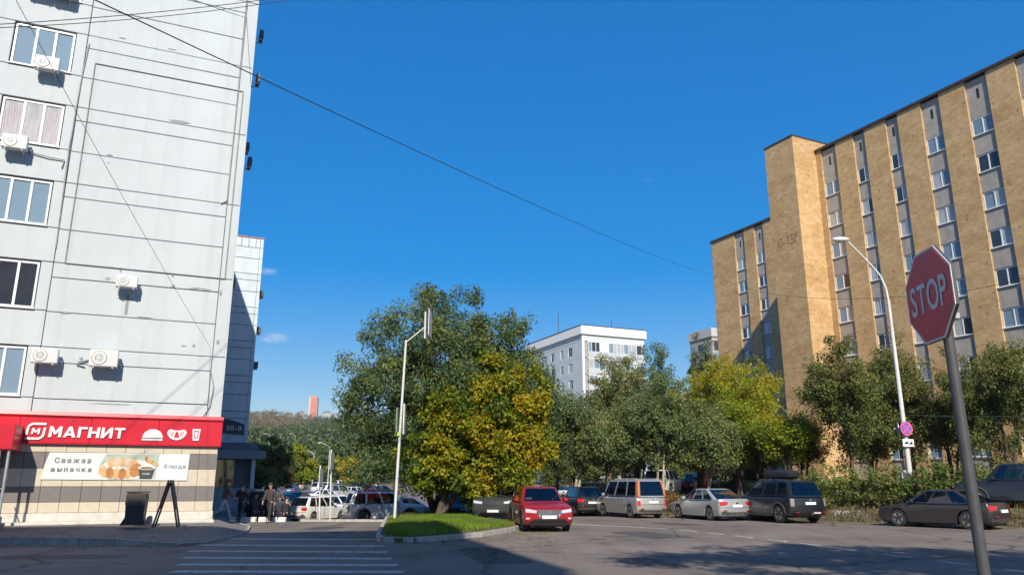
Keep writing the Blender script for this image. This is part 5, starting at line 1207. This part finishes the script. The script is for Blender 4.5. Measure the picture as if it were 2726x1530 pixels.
car('sedan', GRB, place_rl('sedan', 17.1, 30.1, -36), -36, 'dark brown-grey sedan parked behind the stop sign post', name='sedan')
car('hatch', BLK, (3.9, 45.2, 0.0), -14, 'black hatchback half hidden behind the red crossover', name='hatchback')
# cars beyond the island
car('suv', GRN, (-.6, 38.0, 0), 186, 'grey-green crossover behind the red one, beyond the island', name='crossover')
car('hatch', WHT, (.75, 37.2, 0), 178, 'pale hatchback between the grey-green and the red crossover', name='hatchback')
car('van', BLK, (-2.9, 46.8, -.45), 190, 'black minivan in the shade of the maple', name='minivan')
car('sedan', DKGR, (-1.4, 51.0, -.55), 185, 'dark sedan in the shade behind the maple', simple=True, name='sedan')
# lower parking lot (left of the island)
def lot(kind, colr, u, Y, az, label, dz=0, **k): x = (u-1363)/2120*Y; return car(kind, colr, (x, Y, gh(x, Y)+dz), az, label, **k)
lot('suv', WHT, 1022, 48.5, 66, 'white off-roader behind the thin sign posts', name='off_roader')
lot('cuv', WHT, 905, 53.0, 55, 'white crossover behind the white off-roader', name='crossover')
lot('hatch', ('pearl_white', (.56, .56, .54), 0), 850, 50.5, 30, 'white hatchback with red rear lamps by the thin sign posts', name='hatchback')
lot('sedan', SILV2, 1090, 50.5, 75, 'silver sedan left of the maple trunk', name='sedan')
lot('hatch', BLU, 762, 64, 20, 'blue hatchback in the shade of the second white building', name='hatchback')
lot('sedan', ('pale_blue', (.30, .38, .45), .3), 742, 74, 15, 'pale blue sedan in the shaded row', name='sedan')
lot('suv', BLK, 720, 58, 5, 'black off-roader in the shade of the second white building', name='off_roader')
lot('sedan', DKGR, 800, 78, 10, 'dark sedan parked down the street in the sun', simple=True, name='sedan')
k = 0
cols_ = [WHT, SILV, WHT, RED, DKGR, WHT, SILV2, WHT, BLK, WHT, BLU, SILV]
for (u, Y, az, kd) in [(870, 92, 60, 'sedan'), (905, 100, 62, 'suv'), (950, 104, 65, 'hatch'), (985, 98, 60, 'sedan'), (1020, 110, 60, 'cuv'), (868, 122, 40, 'suv'), (897, 136, 55, 'sedan'), (925, 142, 60, 'van'), (955, 138, 58, 'suv'), (985, 146, 60, 'cuv'), (778, 120, 0, 'hatch'), (800, 150, -5, 'sedan')]:
    nm = {'sedan': 'sedan', 'suv': 'off-roader', 'hatch': 'hatchback', 'cuv': 'crossover', 'van': 'minivan'}[kd]; cn = cols_[k][0].replace('_', ' ')
    lot(kd, cols_[k], u, Y, az, 'distant %s %s in the far rows of the parking lot' % (cn, nm), simple=True, group='cars in the far rows', name={'off-roader': 'off_roader'}.get(nm, nm)); k += 1
# upper rows on the bank behind the trees
def upper(kind, colr, u, Y, az, label, **k): x = (u-1363)/2120*Y; return car(kind, colr, (x, Y, float(terr(x, Y))), az, label, simple=True, **k)
upper('suv', WHT, 1770, 60, 30, 'white crossover on the bank behind the silver minivan', name='crossover')
upper('suv', BLK, 1600, 66, 75, 'black off-roader on the bank under the trees', name='off_roader')
upper('sedan', WHT, 1535, 92, 62, 'white sedan furthest up the bank', name='sedan')
upper('sedan', SILV2, 1690, 68, 60, 'silver sedan on the bank behind the minivan roof', name='sedan')
upper('hatch', WINE, 1850, 62, 15, 'wine red hatchback on the bank behind the silver sedan', name='hatchback')
upper('van', GRN, 1930, 58, 70, 'grey-green minivan on the bank under the yellow-green tree', name='minivan')
upper('van', SILV, 2015, 56, 20, 'silver minivan on the bank left of the roof box', name='minivan')
upper('suv', BLK, 2712, 33.6, -48, 'black off-roader on the bank behind the boot of the dark sedan', name='off_roader')

# ------------------------------------------------------------------ street furniture
# stop sign, right of the viewer
sp_ = tag(empty('stop_sign', (3.235, 5.6, 0)), 'red octagonal stop sign on a dark grey post', 'sign')
MB().tube([(0.012, 0, -.1), (0, 0, 1.2), (-.015, 0, 2.95)], [.043, .040, .037], 16).build('post', M_DKGREY, sp_, 60)
OC = Vector((-.10, 0.02, 3.02))
def octo(r_, n=8): return [(r_*math.cos(math.pi/8+2*math.pi*k/n), r_*math.sin(math.pi/8+2*math.pi*k/n)) for k in range(n)]
RO_ = .35/math.cos(math.pi/8)
st = empty('tmp2')
def on_sign(mb, name, m, off, parent=sp_):
    # built in the sign's own plane (a = towards the viewer's right, b = up), normal towards -x
    az = R(2.5); rgt = Vector((-math.sin(az), -math.cos(az), 0)); nrm = Vector((-math.cos(az), math.sin(az), 0))
    vs = [tuple(OC+rgt*p[0]+Vector((0, 0, 1))*p[1]+nrm*(p[2]+off)) for p in mb.v]; o = MB(); o.v = vs; o.f = mb.f; o.mi = mb.mi
    return o.build(name, m, parent)
bpy.data.objects.remove(st)
M_SIGNW = mat('sign_white', (.62, .61, .60), .45, .08, 8); M_SIGNR = mat('sign_red', (.68, .02, .03), .4, .12, 6, streak=.35)
on_sign(MB().prism(octo(RO_), -.025, -.002), 'backing', M_DKGREY, 0)
on_sign(MB().prism(octo(RO_*.995), -.002, .004), 'border', M_SIGNW, 0)
on_sign(MB().prism(octo(RO_*.945), .004, .007), 'face', M_SIGNR, 0)
cx_ = 0; its = []
for ch in 'STOP':
    me = text_mesh(ch, .27, M_SIGNW, .002, .0035); xs_ = [v.co.x for v in me.vertices]; its.append((me, cx_-min(xs_))); cx_ += max(xs_)-min(xs_)+.022
kx = .545/(cx_-.022)
for me, px in its:
    mb_ = MB(); mb_.v = [((v.co.x+px)*kx-.2725, v.co.y*1.18-.115, v.co.z+.0095) for v in me.vertices]; mb_.f = [tuple(p.vertices) for p in me.polygons]; mb_.mi = [0]*len(mb_.f)
    on_sign(mb_, 'letter', M_SIGNW, 0); bpy.data.meshes.remove(me)
for z in (2.85, 3.2): MB().box(-.09, .06, -.06, .06, z-.02, z+.02).build('clamp', M_METAL, sp_)

# tall street lamp on the right bank with parking signs
lz = float(terr(18.05, 36.4))
lamp = tag(empty('street_lamp', (18.28, 36.4, lz)), 'tall white street lamp with a curved arm on the right bank', 'street lamp')
M_POLEW = mat('white_pole', (.52, .54, .54), .5, .1, 4, streak=.2)
top = at_y(2362, 800, 36.4); tip = at_y(2238, 637, 36.4)
pz = [(0, 0, -.3), (0, 0, 2.0), (0, 0, top.z-lz)]
cv = [Vector((0, 0, top.z-lz)), Vector((-.05, 0, top.z-lz+.6)), Vector((-.25, 0, top.z-lz+1.25)), Vector((-.6, 0, top.z-lz+1.75)), Vector((tip.x-18.28+.35, 0, tip.z-lz-.12))]
MB().tube(pz, [.13, .11, .075], 12).build('pole', M_POLEW, lamp, 60); MB().tube(cv, [.06, .055, .05, .045, .04], 8).build('arm', M_POLEW, lamp, 60)
hd = MB(); c0 = Vector((tip.x-18.28, 0, tip.z-lz)); hd.lathe([(.02, -.42), (.09, -.36), (.13, -.1), (.12, .2), (.06, .4), (.02, .42)], 12, 'x', tuple(c0)); hd.build('lamp_head', M_POLEW, lamp, 50, rot=(0, 0, 0))
MB().tube([(0, -.1, 0), (0, -.1, 1.1)], .09, 8).build('base_sleeve', M_POLEW, lamp)
MB().box(-.42, -.2, -.1, .1, 1.0, 1.6, bev=.02).build('meter_box', M_GREYP, lamp)
def disc(r_, y0, y1, n=32): return MB().lathe([(.001, y0), (r_, y0), (r_, y1), (.001, y1)], n, 'y')
c_ = at_y(2413, 1140, 36.2)
ns = tag(empty('no_stopping_sign', (c_.x, 36.2, c_.z), R(14)), 'round blue and red no-stopping sign on the tall lamp post', 'sign')
M_SB, M_SR = mat('sign_blue', (.16, .10, .42), .4), mat('sign_pinkred', (.62, .10, .22), .4)
disc(.33, -.01, .01).build('disc', M_SR, ns); disc(.26, -.016, -.0105).build('face', M_SB, ns)
for a_ in (45, -45): MB().box(-.27, .27, -.020-(.002 if a_ > 0 else 0), -.0165-(.002 if a_ > 0 else 0), -.035, .035).build('cross_bar', M_SR, ns, rot=(0, R(a_), 0))
MB().box(-.1, .1, .012, .14, -.03, .03).build('clamp', M_METAL, ns)
c_ = at_y(2418, 1178, 36.2)
tp_ = tag(empty('supplementary_plate', (c_.x, 36.2, c_.z), R(14)), 'small white tow-away plate under the no-stopping sign', 'sign')
MB().box(-.30, .30, -.01, .01, -.17, .17, bev=.004).build('plate', M_WHITE, tp_)
# tow-truck pictogram
pm_ = mat('pictogram_black', (.02, .02, .02), .5)
MB().prism([(-.22, -.05), (-.02, -.05), (.0, .02), (-.03, .06), (-.1, .07), (-.14, .02), (-.22, .01)], -.016, -.0105, 'y').build('pictogram', pm_, tp_); MB().prism([(.03, -.07), (.22, -.07), (.22, .05), (.15, .07), (.12, .0), (.03, -.01)], -.016, -.0105, 'y').build('pictogram', pm_, tp_)
c_ = at_y(2388, 1140, 36.55)
rs_ = tag(empty('round_sign', (c_.x+.05, 36.62, c_.z), R(75)), 'round sign seen edge-on behind the no-stopping sign', 'sign'); disc(.32, -.01, .01).build('disc', M_METAL, rs_); MB().box(-.04, .04, .011, .16, -.03, .03).build('clamp', M_METAL, rs_)

# traffic pole on the island with edge-on signs
tz = .2; tpx = at_y(1050, 1378, 34.0)
tpole = tag(empty('traffic_pole', (tpx.x, 34.0, tz), 0), 'pale traffic pole on the island with an arm and edge-on boards', 'pole')
t1 = at_y(1081, 905, 34.0); t2 = at_y(1137, 868, 34.0)
MB().tube([(0, 0, -.1), (.06, 0, 2.2), (t1.x-tpx.x, 0, t1.z-tz)], [.065, .06, .05], 12).build('pole', M_POLEW, tpole, 60)
MB().tube([(t1.x-tpx.x, 0, t1.z-tz-.1), (t2.x-tpx.x-.05, 0, t2.z-tz)], .03, 8).build('arm', M_GREYP, tpole)
e_ = MB(); xx, zz_ = t2.x-tpx.x, t2.z-tz
e_.box(xx-.06, xx+.0, -.55, .55, zz_-.65, zz_+.55); e_.build('board', M_POLEW, tpole); MB().box(xx+.12, xx+.15, -.6, .6, zz_-.5, zz_+.7).build('board', M_GREYP, tpole); MB().box(xx+.001, xx+.119, -.04, .04, zz_-.1, zz_-.04).build('bracket', M_DKGREY, tpole)
for (u, v0, v1, dx) in ((1058, 1085, 1150, .0), (1077, 1075, 1155, 0)):
    a_, b_ = at_y(u, v0, 33.8), at_y(u, v1, 33.8)
    MB().box(a_.x-tpx.x-.03, a_.x-tpx.x+.03, -.35, .1, b_.z-tz, a_.z-tz, bev=.01).build('signal_board', M_GREYP if u > 1060 else mat('signal_green_grey', (.16, .2, .18), .6), tpole)
a_ = at_y(1058, 1153, 33.8); MB().box(a_.x-tpx.x-.1, a_.x-tpx.x+.1, -.12, .05, a_.z-tz-.1, a_.z-tz+.06).build('signal_lamp', mat('signal_lime', (.35, .5, .08), .4), tpole)
# two thin sign posts at the edge of the lower lot, boards seen edge-on
for (u, v0, nm, lb) in ((853, 1238, 'sign_post', 'thin pale sign post left of its twin by the white cars'), (882, 1196, 'sign_post', 'taller thin sign post with an edge-on board by the white cars')):
    p0 = at_y(u-3, 1384, 37.0); p1 = at_y(u, v0, 37.0); e = tag(empty(nm, (p0.x, 37.0, gh(p0.x, 37.0)), 0), lb, 'pole')
    zb_ = gh(p0.x, 37.0); MB().tube([(0, 0, -.1), (p1.x-p0.x, 0, p1.z-zb_)], .04, 8).build('post', M_POLEW, e, 60)
    MB().box(p1.x-p0.x+.05, p1.x-p0.x+.08, -.35, .35, p1.z-zb_-.9, p1.z-zb_-.15).build('board', M_GREYP, e)
# distant lamps down the street
for k, (u, v, Y, lb) in enumerate(((878, 1190, 112, 'slim street lamp between the parking rows'), (836, 1208, 140, 'slim street lamp behind the first one'), (817, 1218, 165, 'furthest slim street lamp down the street'), (718, 1160, 210, 'lamp post on the wooded slope, lower one'), (786, 1160, 230, 'lamp post on the wooded slope beside the yellowing tree'))):
    p = at_y(u, v, Y); zb_ = gh(p.x, Y); h = p.z-zb_; e = tag(empty('street_lamp', (p.x, Y, zb_)), lb, 'street lamp')
    MB().tube([(0, 0, -.2), (0, 0, h)], [.08, .05], 8).build('pole', M_POLEW, e, 60)
    MB().tube([(0, 0, h), (-.5, 0, h+.35), (-1.2, 0, h+.6)], [.05, .04, .035], 6).build('arm', M_POLEW, e); MB().box(-1.75, -1.1, -.12, .12, h+.58, h+.70, bev=.03).build('lamp_head', M_POLEW, e)
# litter bin and folding board in front of the shop
def walk_z(x, y): return .30
bp_ = at_y(358, 1396, 26.0)
bn = tag(empty('litter_bin', (bp_.x, 26.0, bp_.z), R(16)), 'dark brown street litter bin in front of the shop plinth', 'litter bin')
M_BIN = mat('dark_brown_paint', (.045, .038, .036), .55, .25, 8)
MB().prism([(-.40, 0), (.34, 0), (.27, .22), (.30, .86), (.28, .97), (-.26, 1.0), (-.30, .9), (-.27, .25)], -.28, .28, 'y').build('body', M_BIN, bn); MB().box(-.31, .33, -.31, .31, 1.002, 1.05, bev=.02).build('lid', M_BIN, bn)
MB().box(-.22, .20, -.29, -.285, .6, .78).build('opening', M_BLACK, bn); MB().box(-.335, -.29, -.12, .12, .62, .72, bev=.01).build('bracket', M_BIN, bn); MB().box(.36, .50, -.2, .2, .02, .28, bev=.05).build('foot_block', M_CONC, bn)
ap = at_y(442, 1402, 25.4)
ab = tag(empty('folding_board', (ap.x, 25.4, ap.z), R(106)), 'brown wooden A-frame board standing on the shop pavement', 'sign board')
M_WOOD = mat('brown_wood', (.12, .075, .055), .6, .3, 5, stretch=(1, 1, .2))
def slat(a_, b_, w, nm, par): 
    MB().tube([a_, b_], w, 4).build(nm, M_WOOD, par)
for s in (-1, 1):
    for y in (-.28, .28): slat((0, s*.03+y*.0+s*.0, 1.42) if False else (y, s*.03, 1.42), (y, s*.36, 0), .03, 'leg', ab)
    MB().add([(-.26, s*.045, 1.36), (.26, s*.045, 1.36), (.26, s*.235, .55), (-.26, s*.235, .55), (-.26, s*.06, 1.36), (.26, s*.06, 1.36), (.26, s*.25, .55), (-.26, s*.25, .55)], [(0, 1, 2, 3), (7, 6, 5, 4), (0, 4, 5, 1), (1, 5, 6, 2), (2, 6, 7, 3), (3, 7, 4, 0)]).build('panel', M_WOOD, ab)
MB().box(-.3, .3, -.05, .05, 1.40, 1.44).build('hinge_rail', M_WOOD, ab)
# low white zigzag fences at the foot of the bank
def zig(u0, u1, Y, label):
    x0, x1 = (u0-1363)/2115*Y, (u1-1363)/2115*Y; e = tag(empty('zigzag_fence', (x0, Y, 0), R(-8)), label, 'fence'); n = int((x1-x0)/.16); zz = float(terr((x0+x1)/2, Y+.3))*.3
    for row in range(2):
        for k in range(n):
            a_ = (k*.16, .12*row, zz+.04+(.3 if (k+row) % 2 else 0)); b_ = ((k+1)*.16, .12*row, zz+.04+(0 if (k+row) % 2 else .3)); MB().tube([a_, b_], .018, 5).build('rail', M_PAINT_W, e)
zig(2212, 2290, 36.6, 'low white zigzag fence right of the dark off-roader'); zig(1745, 1800, 44.0, 'low white zigzag fence between the minivan and the silver sedan')
zig(2060, 2100, 41.0, 'low white zigzag fence behind the dark off-roader')

# ------------------------------------------------------------------ overhead cables
M_WIRE = mat('cable_black', (.03, .035, .04), .6)
def wire(p, q, r_, sag, label, n=24):
    p, q = Vector(p), Vector(q); pts = [p.lerp(q, k/n)-Vector((0, 0, sag*4*(k/n)*(1-k/n))) for k in range(n+1)]
    e = MB().tube(pts, r_, 6).build('overhead_cable', M_WIRE, None, 60); return tag(e, label, 'cable')
wire(at_y(150, -48, 12), at_y(1902, 734, 86.0), .013, .55, 'thick black cable crossing the sky from the white building to the brick wing')
wire(at_y(10, -60, 12), lp(-.62, -.03, 6.75), .006, .15, 'thin cable slanting down across the white facade to its corner')
wire(at_y(-120, 72, 16), at_y(760, -8, 22), .012, .12, 'thin cable crossing the top of the white building, upper of two')
wire(at_y(-120, 79, 15.5), at_y(760, 2, 21), .011, .16, 'thin cable crossing the top of the white building, lower of two')
wire(at_y(480, -12, 14), at_y(700, 60, 40), .010, .05, 'short thin cable by the roof corner of the white building')
wire(at_y(1902, 734, 86.0), at_y(2366, 792, 36.5), .014, .9, 'sagging cable from the brick wing to the tall lamp post')
wire(at_y(2366, 790, 36.5), at_y(2790, 720, 30), .012, .3, 'thin cable from the tall lamp post past the stop sign')
wire(at_y(2420, 1104, 36.4), at_y(2800, 1106, 33), .014, .06, 'pale low cable running right from the lamp post')
wire(at_y(-160, 520, 24.2), at_y(-160, 521, 24.0), .012, 0, 'x') if False else None

# ------------------------------------------------------------------ people
def skin(name, verts, edges, rad, m, parent, root=0, sub=2):
    me = bpy.data.meshes.new(name); me.from_pydata([tuple(v) for v in verts], edges, [])
    o = bpy.data.objects.new(name, me); COL.objects.link(o)
    sk_ = o.modifiers.new('s', 'SKIN'); sk_.use_smooth_shade = True; sk_.branch_smoothing = .5
    for i, d in enumerate(me.skin_vertices[0].data): r_ = rad[i]; d.radius = r_ if isinstance(r_, tuple) else (r_, r_); d.use_root = (i == root)
    ss_ = o.modifiers.new('u', 'SUBSURF'); ss_.levels = sub; ss_.render_levels = sub
    dg = bpy.context.evaluated_depsgraph_get(); me2 = bpy.data.meshes.new_from_object(o.evaluated_get(dg)); me2.name = name
    bpy.data.objects.remove(o); bpy.data.meshes.remove(me)
    me2.materials.clear(); me2.materials.append(m)
    me2.polygons.foreach_set('use_smooth', [True]*len(me2.polygons)); return inst(name, me2, parent)
M_SKIN = mat('skin', (.48, .29, .21), .55)
def ellipsoid(c, r_, n=14, k=9, z0=-1.0):
    vs = []; fs = []
    for j in range(k+1):
        ph = -math.pi/2+math.pi*j/k; ph = max(ph, math.asin(max(-1, z0)))
        for i in range(n): a_ = 2*math.pi*i/n; vs.append((c[0]+r_[0]*math.cos(ph)*math.cos(a_), c[1]+r_[1]*math.cos(ph)*math.sin(a_), c[2]+r_[2]*math.sin(ph)))
    fs = [(j*n+i, j*n+(i+1) % n, (j+1)*n+(i+1) % n, (j+1)*n+i) for j in range(k) for i in range(n)]
    return vs, fs
def person(loc, az, label, jacket, trousers, hair, stride=.0, arm=(.0, .0), elbow=.25, lean=.03, H=1.72, cap=None, bag=None, shoe=(.03, .03, .03)):
    """local x = forward, y = left"""
    e = tag(empty('person', loc, R(90-az)), label, 'person'); s = H/1.72
    hip, sh, nk, hd_ = .90*s, 1.40*s, 1.48*s, 1.60*s
    def leg(side, a_):
        hp = Vector((0, side*.09*s, hip)); kn = hp+Vector((math.sin(a_)*.43, 0, -math.cos(a_)*.43))*s; b_ = a_-.12 if a_ > 0 else a_-.45
        an = kn+Vector((math.sin(b_)*.41, 0, -math.cos(b_)*.41))*s; return hp, kn, an
    LL, RL = leg(1, stride), leg(-1, -stride)
    low = min(LL[2].z, RL[2].z)-.075*s; dz = Vector((0, 0, -low))
    LL = [p+dz for p in LL]; RL = [p+dz for p in RL]
    up = lambda x, y, z: Vector((x+lean*(z-hip), y, z))+dz
    def armp(side, a_):
        s0 = up(0, side*.19*s, sh); el = s0+Vector((math.sin(a_)*.28, side*.05, -math.cos(a_)*.28))*s; wr = el+Vector((math.sin(a_+elbow)*.25, -side*.01, -math.cos(a_+elbow)*.25))*s; return s0, el, wr
    LA, RA = armp(1, arm[0]), armp(-1, arm[1])
    pelvis, waist, chest, neck, hbase = up(0, 0, hip+.02), up(0, 0, hip+.2*s), up(.0, 0, sh-.08*s), up(.01, 0, nk), up(.03, 0, hd_-.07*s)
    # body: one continuous surface from feet to head and fingers
    V = [pelvis, waist, chest, neck, hbase, hbase+Vector((.02, 0, .09*s)), hbase+Vector((.015, 0, .17*s))]; E = [(0, 1), (1, 2), (2, 3), (3, 4), (4, 5), (5, 6)]; Rr = [.07, .065, .07, .046, (.078, .07), (.092, .08), .05]
    for hp, kn, an in (LL, RL):
        b0 = len(V); toe = an+Vector((.17, 0, -.045))*s; V += [hp, kn, an, toe]; Rr += [.065, .045, .034, .03]; E += [(0, b0), (b0, b0+1), (b0+1, b0+2), (b0+2, b0+3)]
    for side, (s0, el, wr) in ((1, LA), (-1, RA)):
        b0 = len(V); d = (wr-el).normalized(); pal = wr+d*.075*s; V += [s0, el, wr, pal]; Rr += [.03, .032, .027, (.035, .02)]; E += [(2, b0), (b0, b0+1), (b0+1, b0+2), (b0+2, b0+3)]
        fw = Vector((1, 0, 0)); fw = (fw-d*fw.dot(d)).normalized(); inn = Vector((0, -side, 0))
        for j, (o_, l_) in enumerate(((-.027, .06), (-.009, .075), (.009, .08), (.027, .07))):
            f1 = pal+fw*o_*s+d*l_*.5*s; f2 = pal+fw*o_*s+d*l_*s+inn*.02*s; c0 = len(V); V += [f1, f2]; Rr += [.0095, .008]; E += [(b0+3, c0), (c0, c0+1)]
        th1 = wr+d*.045*s+fw*.04*s; th2 = th1+d*.045*s+fw*.012*s+inn*.012; c0 = len(V); V += [th1, th2]; Rr += [.011, .009]; E += [(b0+2, c0), (c0, c0+1)]
    Rr = [tuple(q*s for q in r_) if isinstance(r_, tuple) else r_*s for r_ in Rr]
    body = skin('body', V, E, Rr, M_SKIN, e)
    # face details and hair
    hc = hbase+Vector((.02, 0, .075*s))
    fm = MB(); fm.add(*ellipsoid(hc+Vector((.095*s, 0, -.012*s)), (.022*s, .014*s, .024*s), 8, 5)); fm.build('nose', M_SKIN, e, 60)
    for sd in (-1, 1):
        MB().add(*ellipsoid(hc+Vector((.078*s, sd*.03*s, .012*s)), (.012*s, .013*s, .008*s), 8, 5)).build('eye', mat('eye', (.05, .04, .035), .2), e, 60); MB().add(*ellipsoid(hc+Vector((-.005, sd*.083*s, -.01*s)), (.02*s, .012*s, .03*s), 8, 5)).build('ear', M_SKIN, e, 60)
    MB().add(*ellipsoid(hc+Vector((.084*s, 0, -.052*s)), (.008*s, .024*s, .006*s), 8, 5)).build('mouth', mat('lips', (.36, .13, .11), .5), e, 60)
    hv, hf = ellipsoid(hc+Vector((-.018*s, 0, .03*s)), (.104*s, .095*s, .098*s), 14, 8, -.45); MB().add(hv, hf).build('hair', hair, e, 60)
    if cap:
        cv_, cf = ellipsoid(hc+Vector((-.005*s, 0, .045*s)), (.118*s, .104*s, .10*s), 16, 8, -.05); c_ = MB().add(cv_, cf)
        c_.prism([(hc.x+.08*s, hc.y-.075*s), (hc.x+.17*s, hc.y-.06*s), (hc.x+.20*s, hc.y), (hc.x+.17*s, hc.y+.06*s), (hc.x+.08*s, hc.y+.075*s)], hc.z+.045*s, hc.z+.06*s); c_.build('cap', cap, e, 40)
    # clothing
    V = [pelvis-Vector((0, 0, .05*s)), waist, chest, neck-Vector((0, 0, .02*s))]; E = [(0, 1), (1, 2), (2, 3)]; Rr = [(.16, .14), (.15, .135), (.17, .14), .085]
    for s0, el, wr in (LA, RA): b0 = len(V); V += [s0, el, wr]; Rr += [.085, .066, .05]; E += [(2, b0), (b0, b0+1), (b0+1, b0+2)]
    skin('jacket', V, E, [tuple(q*s for q in r_) if isinstance(r_, tuple) else r_*s for r_ in Rr], jacket, e, 1)
    V = [pelvis+Vector((0, 0, .06*s)), pelvis-Vector((0, 0, .04*s))]; E = [(0, 1)]; Rr = [.128, .13]
    for hp, kn, an in (LL, RL): b0 = len(V); V += [hp, kn, an]; Rr += [.10, .072, .058]; E += [(1, b0), (b0, b0+1), (b0+1, b0+2)]
    skin('trousers', V, E, [r_*s for r_ in Rr], trousers, e)
    sm = mat('shoe_%d' % int(shoe[0]*100), shoe, .6)
    for hp, kn, an in (LL, RL): skin('shoe', [an+Vector((-.04, 0, -.035))*s, an+Vector((.06, 0, -.045))*s, an+Vector((.19, 0, -.05))*s], [(0, 1), (1, 2)], [.045*s, .047*s, .036*s], sm, e)
    if bag: bag(e, LA, RA, s)
    return e
M_JACK = mat('brown_jacket', (.10, .075, .07), .8, .3, 8); M_JEAN = mat('faded_jeans', (.26, .34, .42), .85, .2, 9); M_HAIR = mat('dark_hair', (.03, .022, .018), .6); M_RCAP = mat('red_cap', (.33, .03, .05), .7)
M_DK1, M_DK2, M_DK3 = mat('black_coat', (.018, .019, .024), .8), mat('navy_coat', (.025, .03, .05), .8), mat('plum_coat', (.05, .035, .04), .8)
M_BEIGE = mat('pale_top', (.38, .36, .34), .8)
def bagf(e, LA, RA, s):
    p = LA[2]; MB().prism([(-.14, -.34), (.14, -.34), (.12, 0), (-.12, 0)], -.05, .05, 'y').build('shopping_bag', mat('pale_bag', (.6, .6, .58), .7), e, loc=(p.x, p.y+.06, p.z-.06)); MB().tube([(p.x-.08, p.y+.06, p.z-.07), (p.x, p.y+.05, p.z-.02), (p.x+.08, p.y+.06, p.z-.07)], .008, 5).build('bag_strap', M_WHITE, e)
px = at_y(592, 1388, 33.0)
person((px.x, 33.0, max(px.z, .1)), 72, 'walking person in a red cap, brown jacket and faded jeans at the shop corner', M_JACK, M_JEAN, M_HAIR, stride=.42, arm=(-.35, .45), elbow=.45, lean=.14, H=1.74, cap=M_RCAP, bag=bagf, shoe=(.6, .6, .6))
for (u, Y, az, lb, jk, st, hh, vb) in ((645, 36.0, 10, 'person in a black coat walking away past the entrance', M_DK1, .25, 1.68, 1383), (682, 38.5, 100, 'person in a plum coat standing in the shade', M_DK3, .08, 1.66, 1383), (722, 35.2, 200, 'person in dark plum clothes at the kerb blocks', M_DK3, .22, 1.70, 1387), (748, 39.5, 180, 'person in a navy coat beside the black off-roader', M_DK2, .15, 1.72, 1383), (765, 40.5, 20, 'person in black among the shaded cars', M_DK1, .2, 1.66, 1383), (697, 42.0, 90, 'person in a navy coat further back in the shade', M_DK2, .3, 1.70, 1383)):
    x = (u-1363)/2118*Y; person((x, Y, gh(x, Y) if Y > 35.5 else 0.0), az, lb, jk, mat('dark_trousers', (.025, .026, .032), .85), M_HAIR, stride=st, arm=(-st, st), H=hh)

# ------------------------------------------------------------------ thin autumn haze over the whole scene
hz_m = bpy.data.materials.new('haze'); hz_m.use_nodes = True; hn = hz_m.node_tree.nodes; hn.clear()
ho = hn.new('ShaderNodeOutputMaterial'); hv_ = hn.new('ShaderNodeVolumePrincipled'); hv_.inputs['Color'].default_value = (.80, .86, .92, 1); hv_.inputs['Density'].default_value = .00016; hv_.inputs['Anisotropy'].default_value = .2
hz_m.node_tree.links.new(hv_.outputs[0], ho.inputs['Volume'])
haze = MB().box(-2050, 2050, -700, 2600, -3, 210).build('haze', hz_m); tag(haze, 'thin pale autumn haze over the street and hill', 'haze', kind='stuff')
